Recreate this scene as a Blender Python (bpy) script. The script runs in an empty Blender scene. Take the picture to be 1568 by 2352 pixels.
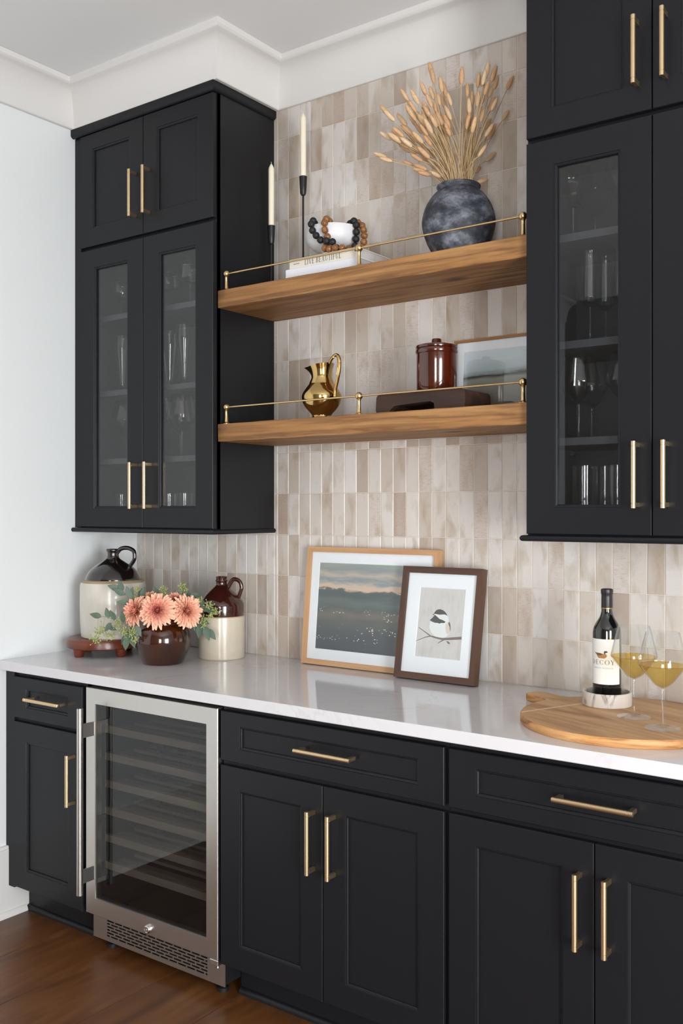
import bpy, bmesh, math, random
import numpy as np
from mathutils.bvhtree import BVHTree
from mathutils import Vector, Matrix
random.seed(7)
SC = bpy.context.scene
COL = SC.collection
PI = math.pi

# ------------------------------------------------------------------ camera
YAW = 0.6305
cam_d = bpy.data.cameras.new('camera')
cam_d.sensor_fit = 'AUTO'; cam_d.sensor_width = 36.0
cam_d.lens = 2219.585 / 2352 * 36.0
cam_d.shift_y = -5.34 / 2352
cam_d.clip_start = 0.05
cam = bpy.data.objects.new('camera', cam_d); COL.objects.link(cam)
cam.location = (3.1522, -2.831, 1.4743); cam.rotation_euler = (PI / 2, 0, YAW)
SC.camera = cam

# ------------------------------------------------------------------ light
w = bpy.data.worlds.new('world'); SC.world = w; w.use_nodes = True
w.node_tree.nodes['Background'].inputs[0].default_value = (0.75, 0.86, 1.0, 1)
w.node_tree.nodes['Background'].inputs[1].default_value = 1.0
def area(name, loc, rot, sx, sy, power, color):
    d = bpy.data.lights.new(name, 'AREA'); d.shape = 'RECTANGLE'; d.size = sx; d.size_y = sy
    d.energy = power; d.color = color
    o = bpy.data.objects.new(name, d); COL.objects.link(o); o.location = loc; o.rotation_euler = rot
    return o
RX1, FY0, FL, CE = 5.2, -5.2, -0.046, 3.15
# daylight at the windows of the wall behind the camera and of the right wall
area('daylight_front', (4.0, FY0 - .2, 1.2), (PI / 2, 0, 0), 1.2, 2.2, 145, (1.0, .99, .975))
area('daylight_right', (RX1 + .2, -3.0, 1.15), (PI / 2, 0, PI / 2), 1.5, 2.1, 315, (.98, .99, 1.0))
vs = SC.view_settings
vs.view_transform = 'Standard'; vs.look = 'None'; vs.gamma = 1.0; vs.use_curve_mapping = False
vs.exposure = 0.0
cy = SC.cycles
cy.use_denoising = True
cy.transparent_max_bounces = 40; cy.max_bounces = 10; cy.diffuse_bounces = 5; cy.glossy_bounces = 5
cy.caustics_reflective = False; cy.caustics_refractive = False

# ------------------------------------------------------------------ materials
def lin(c):
    c = c / 255
    return c / 12.92 if c <= .04045 else ((c + .055) / 1.055) ** 2.4
def rgb(r, g, b): return (lin(r), lin(g), lin(b), 1)
class M:
    """small wrapper round a node material"""
    def __init__(s, name):
        s.m = bpy.data.materials.new(name); s.m.use_nodes = True
        s.t = s.m.node_tree; s.b = s.t.nodes['Principled BSDF']; s.out = s.t.nodes['Material Output']
    def n(s, kind, **kw):
        x = s.t.nodes.new(kind)
        for k, v in kw.items(): setattr(x, k, v)
        return x
    def l(s, a, b): s.t.links.new(a, b)
    def set(s, **kw):
        for k, v in kw.items(): s.b.inputs[k.replace('_', ' ')].default_value = v
        return s
    def coord(s, kind='Object', scale=(1, 1, 1), loc=(0, 0, 0), rz=0):
        tc = s.n('ShaderNodeTexCoord'); mp = s.n('ShaderNodeMapping')
        if rz:
            r0 = s.n('ShaderNodeMapping'); r0.inputs['Rotation'].default_value = (0, 0, rz); s.l(tc.outputs[kind], r0.inputs[0])
            mp.inputs['Scale'].default_value = scale; mp.inputs['Location'].default_value = loc; s.l(r0.outputs[0], mp.inputs[0]); return mp.outputs[0]
        mp.inputs['Scale'].default_value = scale; mp.inputs['Location'].default_value = loc
        s.l(tc.outputs[kind], mp.inputs['Vector']); return mp.outputs['Vector']
    def noise(s, vec, scale=5, detail=4, rough=.5, dist=0):
        x = s.n('ShaderNodeTexNoise'); x.inputs['Scale'].default_value = scale; x.inputs['Detail'].default_value = detail
        x.inputs['Roughness'].default_value = rough; x.inputs['Distortion'].default_value = dist
        if vec is not None: s.l(vec, x.inputs['Vector'])
        return x.outputs['Fac']
    def ramp(s, fac, stops, interp='LINEAR'):
        x = s.n('ShaderNodeValToRGB'); x.color_ramp.interpolation = interp; e = x.color_ramp.elements
        while len(e) < len(stops): e.new(.5)
        for q, (p, c) in zip(e, stops): q.position = p; q.color = c if len(c) == 4 else (*c, 1)
        s.l(fac, x.inputs['Fac']); return x.outputs['Color']
    def mix(s, fac, a, b, mode='MIX'):
        x = s.n('ShaderNodeMix', data_type='RGBA', blend_type=mode)
        for i, v in ((0, fac), (6, a), (7, b)):
            if hasattr(v, 'is_linked') or hasattr(v, 'links'): s.l(v, x.inputs[i])
            else: x.inputs[i].default_value = v
        return x.outputs[2]
    def math(s, op, a, b=None, clamp=False):
        x = s.n('ShaderNodeMath', operation=op, use_clamp=clamp)
        for i, v in enumerate((a, b)):
            if v is None: continue
            if hasattr(v, 'links'): s.l(v, x.inputs[i])
            else: x.inputs[i].default_value = v
        return x.outputs[0]
    def bump(s, h, strength=.2, dist=.002):
        x = s.n('ShaderNodeBump'); x.inputs['Strength'].default_value = strength; x.inputs['Distance'].default_value = dist
        s.l(h, x.inputs['Height']); s.l(x.outputs['Normal'], s.b.inputs['Normal'])
    def color(s, c): s.l(c, s.b.inputs['Base Color']); return s
def plain(name, c, rough=.5, metal=0.0, **kw):
    m = M(name); m.set(Base_Color=c, Roughness=rough, Metallic=metal, **kw); return m.m
BW = (0, 0, 0, 1); WH = (1, 1, 1, 1)

def m_paint(name, c, rough=.6, amount=.02):
    m = M(name); v = m.coord(); f = m.noise(v, 3, 3)
    m.color(m.mix(m.math('MULTIPLY', f, amount * 6), c, tuple(x * .93 for x in c[:3]) + (1,))); m.set(Roughness=rough)
    return m.m
def m_cabinet():
    m = M('black_satin_paint'); v = m.coord(); m.set(Roughness=.38, Base_Color=rgb(24, 25, 29)); m.b.inputs['Specular IOR Level'].default_value = .27
    m.bump(m.noise(m.coord(scale=(1, 1, .3)), 160, 2), .04, .0006); return m.m
def m_wood(name, c0, c1, c2, axis=0, rough=.45, grain=46, knots=0.0, streak=.5, coord='Object', bump=.15):
    m = M(name); sc = [grain, grain, grain]; sc[axis] = grain * .05
    v = m.coord(coord, tuple(sc)); f = m.noise(v, 1.0, 6, .6, .6)
    s2 = [9, 9, 9]; s2[axis] = .9
    g = m.noise(m.coord(coord, tuple(s2), (3, 1, 7)), 1.0, 3, .5, 1.6)
    base = m.ramp(g, [(.25, c0), (.5, c1), (.78, c2)])
    col = m.mix(m.math('MULTIPLY', m.ramp(f, [(.44, BW), (.64, WH)]), streak), base, c2)
    if knots:
        s3 = [6, 6, 6]; s3[axis] = 3.2
        vo = m.n('ShaderNodeTexVoronoi'); vo.inputs['Scale'].default_value = 1.0
        m.l(m.coord(coord, tuple(s3), (.35, .2, .1)), vo.inputs['Vector'])
        k = m.ramp(vo.outputs['Distance'], [(.05, WH), (.2, BW)])
        col = m.mix(m.math('MULTIPLY', k, knots), col, tuple(x * .25 for x in c2[:3]) + (1,))
    m.color(col); m.set(Roughness=rough); m.bump(f, bump, .0012); return m.m
def m_metal(name, c, rough, brushed=None, amt=.12):
    m = M(name); m.set(Base_Color=c, Metallic=1.0, Roughness=rough)
    if brushed:
        f = m.noise(m.coord(scale=brushed), 1.0, 3)
        m.l(m.math('ADD', m.math('MULTIPLY', f, amt), rough - amt / 2), m.b.inputs['Roughness'])
        m.color(m.mix(m.math('MULTIPLY', f, .35), c, tuple(x * .8 for x in c[:3]) + (1,)))
    return m.m
def m_glass(name, tint=(1, 1, 1, 1), rough=.0, ior=1.45):
    m = M(name); m.t.nodes.remove(m.b)
    tr = m.n('ShaderNodeBsdfTransparent'); tr.inputs[0].default_value = tint
    gl = m.n('ShaderNodeBsdfGlossy'); gl.inputs['Roughness'].default_value = rough
    ge = m.n('ShaderNodeNewGeometry'); fn = m.n('ShaderNodeFresnel')          # the same reflectance on both faces of a thin sheet
    m.l(m.math('ADD', m.math('MULTIPLY', ge.outputs['Backfacing'], 1 / ior - ior), ior), fn.inputs['IOR']); fr = fn.outputs[0]
    mx = m.n('ShaderNodeMixShader'); m.l(fr, mx.inputs[0]); m.l(tr.outputs[0], mx.inputs[1]); m.l(gl.outputs[0], mx.inputs[2])
    m.l(mx.outputs[0], m.out.inputs['Surface']); return m.m
def m_tile():
    m = M('glazed_tile'); geo = m.n('ShaderNodeNewGeometry'); sep = m.n('ShaderNodeSeparateXYZ'); m.l(geo.outputs['Position'], sep.inputs[0])
    X, Z = sep.outputs['X'], sep.outputs['Z']
    # index of the piece from where it sits on the wall (three fields with their own courses)
    zz = m.math('ADD', Z, m.math('MULTIPLY', m.math('GREATER_THAN', Z, 1.72), .0))
    off = m.math('ADD', m.math('ADD', -1.0697, m.math('MULTIPLY', m.math('GREATER_THAN', Z, 1.75), 1.0697 - 2.037 + 15.5)),
                 m.math('MULTIPLY', m.math('GREATER_THAN', Z, 2.22), 2.037 - 2.5717 + 15.5))
    ci = m.math('FLOOR', m.math('DIVIDE', m.math('ADD', X, .0), .0524)); cj = m.math('FLOOR', m.math('DIVIDE', m.math('ADD', Z, off), .155))
    cx = m.n('ShaderNodeCombineXYZ'); m.l(ci, cx.inputs[0]); m.l(cj, cx.inputs[1])
    wn = m.n('ShaderNodeTexWhiteNoise', noise_dimensions='2D'); m.l(cx.outputs[0], wn.inputs['Vector'])
    r = m.n('ShaderNodeSeparateColor'); m.l(wn.outputs['Color'], r.inputs[0]); r1, r2, r3 = r.outputs[0], r.outputs[1], r.outputs[2]
    base = m.ramp(r1, [(0, rgb(213, 207, 203)), (.45, rgb(208, 201, 195)), (.7, rgb(200, 190, 181)), (.88, rgb(187, 174, 162)), (1, rgb(172, 156, 144))])
    # watercolour pools of darker glaze
    add = m.n('ShaderNodeVectorMath', operation='ADD'); sc = m.n('ShaderNodeVectorMath', operation='SCALE'); sc.inputs['Scale'].default_value = 40
    m.l(wn.outputs['Color'], sc.inputs[0]); m.l(geo.outputs['Position'], add.inputs[0]); m.l(sc.outputs[0], add.inputs[1])
    mp = m.n('ShaderNodeMapping'); mp.inputs['Scale'].default_value = (1, 1, .42); m.l(add.outputs[0], mp.inputs[0])
    blot = m.ramp(m.noise(mp.outputs[0], 22, 3, .5, .4), [(.5, BW), (.78, WH)])
    c = m.mix(m.math('MULTIPLY', blot, .75), base, rgb(160, 140, 112))
    pale = m.ramp(m.noise(mp.outputs[0], 17, 2, .4, .3), [(.5, BW), (.75, WH)])
    c = m.mix(m.math('MULTIPLY', pale, .35), c, rgb(210, 206, 205))
    # rough, combed pieces
    mp2 = m.n('ShaderNodeMapping'); mp2.inputs['Scale'].default_value = (70, 70, 420); m.l(add.outputs[0], mp2.inputs[0])
    st = m.noise(mp2.outputs[0], 1, 3, .7, .4)
    rough_tile = m.ramp(r2, [(.84, BW), (.9, WH)])
    c = m.mix(m.math('MULTIPLY', m.math('MULTIPLY', rough_tile, m.ramp(st, [(.5, BW), (.75, WH)])), .55), c, rgb(140, 118, 104))
    c = m.mix(m.math('MULTIPLY', rough_tile, .18), c, rgb(178, 150, 132))
    fine = m.ramp(st, [(.55, BW), (.75, WH)]); c = m.mix(m.math('MULTIPLY', fine, .14), c, rgb(150, 132, 116))
    m.color(c); m.l(m.math('ADD', m.math('MULTIPLY', rough_tile, .2), .27), m.b.inputs['Roughness'])
    m.bump(m.noise(mp.outputs[0], 30, 3), .08, .003); return m.m
def m_quartz():
    m = M('white_quartz'); v = m.coord(); f = m.noise(v, 2.2, 8, .62, 1.8)
    vein = m.ramp(f, [(.475, BW), (.497, WH), (.52, BW)]); fade = m.ramp(m.noise(v, 1.7, 2), [(.45, BW), (.7, WH)])
    c = m.mix(m.math('MULTIPLY', m.math('MULTIPLY', vein, fade), .4), rgb(211, 209, 212), rgb(182, 176, 173))
    m.color(c); m.set(Roughness=.09); return m.m
def m_marble(name, c0, c1, scale=9, lo=.5, hi=.62, rough=.35, st=(1, 1, 1)):
    m = M(name); f = m.noise(m.coord(scale=st), scale, 6, .6, 1.2)
    m.color(m.mix(m.ramp(f, [(lo, BW), (hi, WH)]), c0, c1)); m.set(Roughness=rough); return m.m
def m_glaze(name, c0, c1, scale=14, rough=.06, st=(1, 1, .35), coat=.6, lo=.35, hi=.7):
    m = M(name); f = m.noise(m.coord(scale=st), scale, 4, .55, .7)
    m.color(m.ramp(f, [(lo, c0), (hi, c1)])); m.set(Roughness=rough + .08); m.b.inputs['Coat Weight'].default_value = coat; m.b.inputs['Coat Roughness'].default_value = rough
    return m.m
def m_stoneware(name, c0, c1, c2):
    m = M(name); v = m.coord(); f = m.noise(v, 7, 5, .55, .5)
    c = m.ramp(f, [(.3, c0), (.6, c1)]); sp = m.ramp(m.noise(m.coord(scale=(1, 1, 2)), 26, 4, .6), [(.66, BW), (.78, WH)])
    m.color(m.mix(m.math('MULTIPLY', sp, .35), c, c2)); m.set(Roughness=.3); m.b.inputs['Coat Weight'].default_value = .5; m.b.inputs['Coat Roughness'].default_value = .12
    return m.m
MAT = dict(
    wall=m_paint('white_wall_paint', rgb(226, 229, 230)), ceiling=m_paint('ceiling_paint', rgb(226, 226, 226), .8),
    wall_tan=m_paint('taupe_wall_paint', rgb(120, 114, 108)), trim=m_paint('white_trim_paint', rgb(217, 215, 213), .4), grout=m_paint('cream_grout', rgb(216, 206, 193), .9),
    black=m_cabinet(), dark=plain('dull_black', rgb(14, 14, 16), .6), inner=plain('dark_cabinet_lining', rgb(39, 41, 46), .45),  # dark: plain black of the cooler casing, feet, picture backings and subfloor
    tile=m_tile(), quartz=m_quartz(),
    oak=m_wood('rustic_oak', rgb(178, 134, 84), rgb(156, 110, 63), rgb(108, 71, 38), 0, .6, 48, .9, .85, 'Object', .25),
    floor=m_wood('floor_oak', rgb(124, 80, 43), rgb(104, 63, 31), rgb(74, 42, 20), 1, .38, 22, .35, .4, 'Object', .08),
    brass=m_metal('champagne_brass', (.74, .55, .33, 1), .36),
    rail=m_metal('satin_gold_brass', (.72, .52, .26, 1), .27),
    polish=m_metal('polished_brass', (.62, .43, .17, 1), .1, (8, 8, 8), .08),
    steel=m_metal('stainless_steel', (.62, .60, .57, 1), .3, (900, 900, 6), .1),
    chrome=m_metal('bright_steel', (.75, .74, .73, 1), .15),
    pane=m_glass('window_glass', (.97, .98, .98, 1), 0, 1.53), tinted=m_glass('smoked_glass', (.66, .67, .68, 1), 0, 1.5),
    crystal=m_glass('clear_crystal', (.985, .99, .99, 1), .02, 1.5),
    clip=m_glass('clear_plastic', (.9, .92, .93, 1), .1, 1.6),
)

# ------------------------------------------------------------------ mesh helpers
class MB:
    def __init__(s): s.v = []; s.f = []; s.sm = []
    def add(s, vs_, fs, smooth=False):
        o = len(s.v); s.v += [Vector(p) for p in vs_]; s.f += [tuple(i + o for i in f) for f in fs]; s.sm += [smooth] * len(fs); return s
    def convex(s, vs_, fs):
        vs_ = [Vector(p) for p in vs_]; c = sum(vs_, Vector()) / len(vs_); out = []
        for f in fs:
            p = [vs_[i] for i in f]; n = (p[1] - p[0]).cross(p[2] - p[0])
            out.append(f if n.dot(sum(p, Vector()) / len(p) - c) > 0 else f[::-1])
        return s.add(vs_, out)
    def box(s, x0, x1, y0, y1, z0, z1, b=0.0):
        if b <= 0:
            vs_ = [(x, y, z) for x in (x0, x1) for y in (y0, y1) for z in (z0, z1)]
            return s.convex(vs_, [(0, 1, 3, 2), (4, 5, 7, 6), (0, 1, 5, 4), (2, 3, 7, 6), (0, 2, 6, 4), (1, 3, 7, 5)])
        lo = (x0, y0, z0); hi = (x1, y1, z1); vs_ = []; idx = {}
        for c in range(8):
            sg = [(c >> k) & 1 for k in range(3)]
            for a in range(3):
                p = [(hi[k] if sg[k] else lo[k]) if k == a else ((hi[k] - b) if sg[k] else (lo[k] + b)) for k in range(3)]
                idx[c, a] = len(vs_); vs_.append(p)
        fs = [(idx[c, 0], idx[c, 1], idx[c, 2]) for c in range(8)]
        for a in range(3):
            u, v = [k for k in range(3) if k != a]
            for d in (0, 1):
                q = [d << a, (d << a) | (1 << u), (d << a) | (1 << u) | (1 << v), (d << a) | (1 << v)]
                fs.append(tuple(idx[c, a] for c in q))
            for p in (0, 1):
                for q in (0, 1):
                    c0 = (p << u) | (q << v); c1 = c0 | (1 << a)
                    fs.append((idx[c0, u], idx[c1, u], idx[c1, v], idx[c0, v]))
        return s.convex(vs_, fs)
    def lathe(s, prof, n=32, c=(0, 0, 0), closed=False):
        o = []; rows = []
        for r, z in prof:
            if r < 1e-6: rows.append([len(o)]); o.append((c[0], c[1], c[2] + z))
            else:
                rows.append(list(range(len(o), len(o) + n)))
                o += [(c[0] + r * math.cos(2 * PI * k / n), c[1] + r * math.sin(2 * PI * k / n), c[2] + z) for k in range(n)]
        fs = []; seq = rows + ([rows[0]] if closed else [])
        for a, b in zip(seq, seq[1:]):
            for k in range(n):
                k2 = (k + 1) % n
                if len(a) == 1 and len(b) == 1: continue
                if len(a) == 1: fs.append((a[0], b[k2], b[k]))
                elif len(b) == 1: fs.append((a[k], a[k2], b[0]))
                else: fs.append((a[k], a[k2], b[k2], b[k]))
        return s.add(o, fs, True)
    def tube(s, path, r, n=8, caps=True, closed=False):
        P = [Vector(p) for p in path]; m = len(P); R = r if isinstance(r, (list, tuple)) else [r] * m
        o = []; up = None
        for i in range(m):
            if closed: t = P[(i + 1) % m] - P[i - 1]
            else: t = P[min(i + 1, m - 1)] - P[max(i - 1, 0)]
            t.normalize()
            if up is None:
                up = t.cross(Vector((0, 0, 1)) if abs(t.z) < .9 else Vector((1, 0, 0))).normalized()
            up = (up - t * up.dot(t)).normalized(); w_ = t.cross(up)
            o += [P[i] + (up * math.cos(2 * PI * k / n) + w_ * math.sin(2 * PI * k / n)) * R[i] for k in range(n)]
        fs = []
        for i in range(m if closed else m - 1):
            j = (i + 1) % m
            fs += [(i * n + k, i * n + (k + 1) % n, j * n + (k + 1) % n, j * n + k) for k in range(n)]
        s.add(o, fs, True)
        if caps and not closed:
            s.f += [tuple(len(s.v) - len(o) + k for k in range(n))[::-1], tuple(len(s.v) - n + k for k in range(n))]; s.sm += [False, False]
        return s
    def prism(s, poly, y0, y1, axis='y'):
        """extrude a 2D outline (a,b) along an axis"""
        n = len(poly); f = {'y': lambda a, b, t: (a, t, b), 'z': lambda a, b, t: (a, b, t), 'x': lambda a, b, t: (t, a, b)}[axis]
        o = [f(a, b, y0) for a, b in poly] + [f(a, b, y1) for a, b in poly]
        ar = sum(poly[i][0] * poly[(i + 1) % n][1] - poly[(i + 1) % n][0] * poly[i][1] for i in range(n))
        fs = [tuple(range(n)), tuple(range(2 * n - 1, n - 1, -1))] + [(i, n + i, n + (i + 1) % n, (i + 1) % n) for i in range(n)]
        flip = (ar > 0) == (axis in ('y',)) 
        if axis == 'y': flip = ar < 0
        else: flip = ar > 0
        if y1 < y0: flip = not flip
        return s.add(o, [g[::-1] if flip else g for g in fs])
    def sphere(s, c, r, n=10, m=6, sz=1.0):
        return s.lathe([(r * math.sin(PI * i / m) if 0 < i < m else 0, -r * sz * math.cos(PI * i / m)) for i in range(m + 1)], n, c)
    def move(s, d): d = Vector(d); s.v = [p + d for p in s.v]; return s
    def xf(s, mtx): s.v = [mtx @ p for p in s.v]; return s
WORG = {}
def mesh_of(mb, name, mat, angle=35):
    me = bpy.data.meshes.new(name); me.from_pydata([tuple(p) for p in mb.v], [], mb.f)
    me.polygons.foreach_set('use_smooth', mb.sm); me.materials.append(MAT[mat] if isinstance(mat, str) else mat); me.update()
    if any(mb.sm): me.set_sharp_from_angle(angle=math.radians(angle))
    return me
def part(name, mb, mat, parent=None, world=False, angle=35):
    if world and parent is not None: mb.move(-WORG[parent])
    o = bpy.data.objects.new(name, mesh_of(mb, name, mat, angle)); COL.objects.link(o)
    if parent is not None: o.parent = parent; WORG[o] = WORG[parent]
    else: WORG[o] = Vector()
    return o
def tag(o, label, cat, group=None):
    o['label'] = label; o['category'] = cat
    if group: o['group'] = group
    return o
def thing(name, label, cat, loc=(0, 0, 0), rotz=0, group=None):
    o = bpy.data.objects.new(name, None); COL.objects.link(o); o.empty_display_size = .05
    o.location = loc; o.rotation_euler = (0, 0, rotz); WORG[o] = Vector(loc)
    return tag(o, label, cat, group)
def solid(name, mb, mat, label, cat, org, group=None, angle=35):
    """a thing that is one mesh, its vertices given round its own base"""
    o = part(name, mb, mat, None, angle=angle); o.location = org; WORG[o] = Vector(org); return tag(o, label, cat, group)
def struct(name, mb, mat):
    o = part(name, mb, mat); o['kind'] = 'structure'; return o
def dup(o, loc=None, rotz=None, label=None, group=None, parent=None):
    c = o.copy(); COL.objects.link(c)
    if parent is not None: c.parent = parent
    if loc is not None: c.location = loc
    if rotz is not None: c.rotation_euler = (0, 0, rotz)
    if label: c['label'] = label
    if group: c['group'] = group
    for ch in list(o.children): dup(ch, parent=c)
    return c
def child_copy(me, name, parent, mtx):
    o = bpy.data.objects.new(name, me); COL.objects.link(o); o.parent = parent; o.matrix_local = mtx; return o
def arc(cx, cz, r, a0, a1, n): return [(cx + r * math.cos(math.radians(a0 + (a1 - a0) * i / n)), cz + r * math.sin(math.radians(a0 + (a1 - a0) * i / n))) for i in range(n + 1)]
def spline(pts, n=6):
    P = [Vector(p) for p in pts]; out = []
    for i in range(len(P) - 1):
        a, b, c, d = P[max(i - 1, 0)], P[i], P[i + 1], P[min(i + 2, len(P) - 1)]
        for k in range(n):
            t = k / n; out.append(.5 * ((2 * b) + (c - a) * t + (2 * a - 5 * b + 4 * c - d) * t * t + (3 * b - a - 3 * c + d) * t ** 3))
    return out + [P[-1]]
def smooth_prof(pts, n=5): return [(max(p.x, 0), p.y) for p in spline([(a, b, 0) for a, b in pts], n)]

# ================================================================== the room
TW, TH = .0524, .155           # tile module
fl = struct('floor', MB().box(-.1, RX1 + .1, FY0 - .1, .1, FL - .08, FL - .005), 'dark')
PWD = .2775
def plank_mesh(L): return mesh_of(MB().box(.0006, PWD - .0006, 0, L - .0012, -.0045, 0, .0008), 'plank', 'floor')
plk = {L: plank_mesh(L) for L in (1.1, 1.5, 1.9)}
for i in range(int(RX1 / PWD) + 1):
    y = -.02 - random.uniform(.9, 1.0) - random.choice((.0, .35, .7)); y0 = -.04
    first = True
    y = 0 - random.choice((.25, .6, .95, 1.2))
    x = .002 + i * PWD
    ys = y
    L = random.choice((1.1, 1.5, 1.9)); top = y + L if y + L < 0 else 0
    o = child_copy(plk[1.9], 'plank', fl, Matrix.Translation((x, y, FL)) @ Matrix.Diagonal((1, (-y) / 1.9, 1, 1)))
    while y > FY0:
        L = random.choice((1.1, 1.5, 1.9)); y -= L
        o = child_copy(plk[L], 'plank', fl, Matrix.Translation((x, y, FL)))
struct('ceiling', MB().box(-.1, RX1 + .1, FY0 - .1, .1, CE, CE + .1), 'ceiling')
wl = struct('wall_left', MB().box(-.12, 0, FY0 - .1, .12, FL - .05, CE), 'wall')
def wall_with_holes(name, axis, a0, a1, t0, t1, holes, mat='wall'):
    """wall running along an axis with window openings (a,b,z0,z1)"""
    mb = MB()
    def b(p, q, z0, z1):
        if axis == 'x': mb.box(p, q, t0, t1, z0, z1)
        else: mb.box(t0, t1, p, q, z0, z1)
    p = a0
    for (h0, h1, z0, z1) in holes:
        b(p, h0, FL - .05, CE); b(h0, h1, FL - .05, z0); b(h0, h1, z1, CE); p = h1
    b(p, a1, FL - .05, CE)
    return struct(name, mb, mat)
WR = (-3.75, -2.25, .1, 2.2); WA = (3.4, 4.6, .1, 2.3)
wall_with_holes('wall_right', 'y', FY0 - .1, .12, RX1, RX1 + .14, [WR])
wall_with_holes('wall_front', 'x', -.12, RX1 + .12, FY0 - .14, FY0, [WA], 'wall_tan')
def window(n, axis, t, h, nx, nz):
    a0, a1, z0, z1 = h; mb = MB(); f = .05
    def b(p, q, r, s_, d0=-.02, d1=.05):
        if axis == 'x': mb.box(p, q, t - d1, t - d0, r, s_)
        else: mb.box(t + d0, t + d1, p, q, r, s_)
    b(a0, a0 + f, z0, z1); b(a1 - f, a1, z0, z1); b(a0 + f, a1 - f, z0, z0 + f); b(a0 + f, a1 - f, z1 - f, z1)
    for i in range(1, nx): m = a0 + (a1 - a0) * i / nx; b(m - .012, m + .012, z0 + f, z1 - f, .0, .03)
    for i in range(1, nz): m = z0 + (z1 - z0) * i / nz; b(a0 + f, a1 - f, m - .012, m + .012, .0, .03)
    o = struct('window_%d' % n, mb, 'trim')
    pm = MB()
    if axis == 'x': pm.box(a0 + f, a1 - f, t - .02, t - .016, z0 + f, z1 - f)
    else: pm.box(t + .016, t + .02, a0 + f, a1 - f, z0 + f, z1 - f)
    part('pane', pm, 'pane', o)
window(1, 'x', FY0 - .06, WA, 2, 3); window(2, 'y', RX1 + .06, WR, 2, 2)

# ---- back wall with its tiles
wb = struct('wall_back', MB().box(-.12, RX1 + .12, .0075, .14, FL - .05, CE), 'wall')
gr = MB()
gr.box(0, 2.75, .0018, .0075, .90, 1.40); gr.box(.70, 2.05, .0018, .0075, 1.40, 3.0)
part('grout_bed', gr, 'grout', wb)
tile_me = {}
def tile_mesh(wd, ht):
    k = (round(wd, 4), round(ht, 4))
    if k not in tile_me: tile_me[k] = mesh_of(MB().box(-wd / 2, wd / 2, 0, .0068, -ht / 2, ht / 2, .0011), 'tile', 'tile')
    return tile_me[k]
tiles = []
def field(x0, x1, cuts, z0, z1):
    """courses between z0 and z1; cuts = heights of the joints"""
    zs = [z0] + [c for c in cuts if z0 + .004 < c < z1 - .004] + [z1]
    i = 0
    while i * TW < x1 - .004:
        a, b = max(i * TW, x0), min((i + 1) * TW, x1); i += 1
        if b - a < .006: continue
        for p, q in zip(zs, zs[1:]): tiles.append((a, b, p, q))
field(0, .77, [1.0697, 1.2247], .914, 1.3797); field(.77, 1.99, [1.0697 + TH * j for j in range(5)], .914, 1.7165)
field(1.99, 2.72, [1.0697, 1.2247], .914, 1.3797)
field(.7336, 1.99, [2.037 - TH, 2.037], 1.779, 2.192); field(.7336, 1.99, [2.5717 + TH * j for j in range(-1, 3)], 2.254, 2.998)
def size_in_view(t):
    d = math.hypot(t[0] - 3.15, 2.83); return (t[1] - t[0]) * (t[3] - t[2]) / d ** 3 * (1 if t[0] < 2.42 else 0)
tiles.sort(key=size_in_view, reverse=True)
rest = MB(); G = .0011
for k, (a, b, p, q) in enumerate(tiles):
    wd, ht = b - a - 2 * G, q - p - 2 * G
    mx = Matrix.Translation(((a + b) / 2, random.uniform(-.0006, .0004), (p + q) / 2)) @ Matrix.Rotation(random.gauss(0, .0035), 4, 'Z') @ Matrix.Rotation(random.gauss(0, .003), 4, 'X')
    if k < 300: child_copy(tile_mesh(wd, ht), 'tile', wb, mx)
    else:
        t = MB().box(-wd / 2, wd / 2, 0, .0068, -ht / 2, ht / 2, .0011); t.xf(mx); rest.add(t.v, t.f)
part('outer_tiles', rest, 'tile', wb)['kind'] = 'stuff'

# ---- crown moulding carried round the walls and the tall cabinets
def sweep(mb, path, prof, closed_prof=True, end_caps=True):
    n = len(prof); rows = []; P = [Vector((*p, 0)) for p in path]; off = []
    for i, p in enumerate(P):
        ns = []
        if i > 0: d = (p - P[i - 1]).normalized(); ns.append(Vector((d.y, -d.x, 0)))
        if i < len(P) - 1: d = (P[i + 1] - p).normalized(); ns.append(Vector((d.y, -d.x, 0)))
        o = ns[0] if len(ns) == 1 else (ns[0] + ns[1]) / (1 + ns[0].dot(ns[1])); off.append(o)
    vs_ = [(*(p + o * u).to_2d(), z) for p, o in zip(P, off) for u, z in prof]
    fs = []
    for i in range(len(P) - 1):
        for k in range(n if closed_prof else n - 1):
            k2 = (k + 1) % n; fs.append((i * n + k, (i + 1) * n + k, (i + 1) * n + k2, i * n + k2))
    mb.add(vs_, fs, True)
    if end_caps: mb.add([vs_[k] for k in range(n)], [tuple(range(n))[::-1]]); mb.add([vs_[-n + k] for k in range(n)], [tuple(range(n))])
    return mb
cove = [(0, 2.991), (.013, 2.991), (.0155, 2.9935), (.0155, 3.0)] + [(.0155 + .0745 * (1 - math.cos(t * PI / 16)), 3.004 + .12 * math.sin(t * PI / 16)) for t in range(1, 9)] + \
       [(.094, 3.126), (.1, 3.132), (.1, CE - .0005), (0, CE - .0005)]
CX0, CX1, CFY = .7815, 1.957, -.331
crown_path = [(0, FY0), (0, CFY), (CX0, CFY), (CX0, 0.006), (CX1, 0.006), (CX1, CFY), (2.72, CFY), (2.72, .006), (RX1, .006)]
struct('trim_1', sweep(MB(), crown_path, cove), 'trim')
struct('wall_soffit_left', MB().box(.001, CX0 - .001, CFY + .001, .006, 2.999, CE - .001), 'wall')
struct('wall_soffit_right', MB().box(CX1 + .001, 2.719, CFY + .001, .006, 2.999, CE - .001), 'wall')
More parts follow.
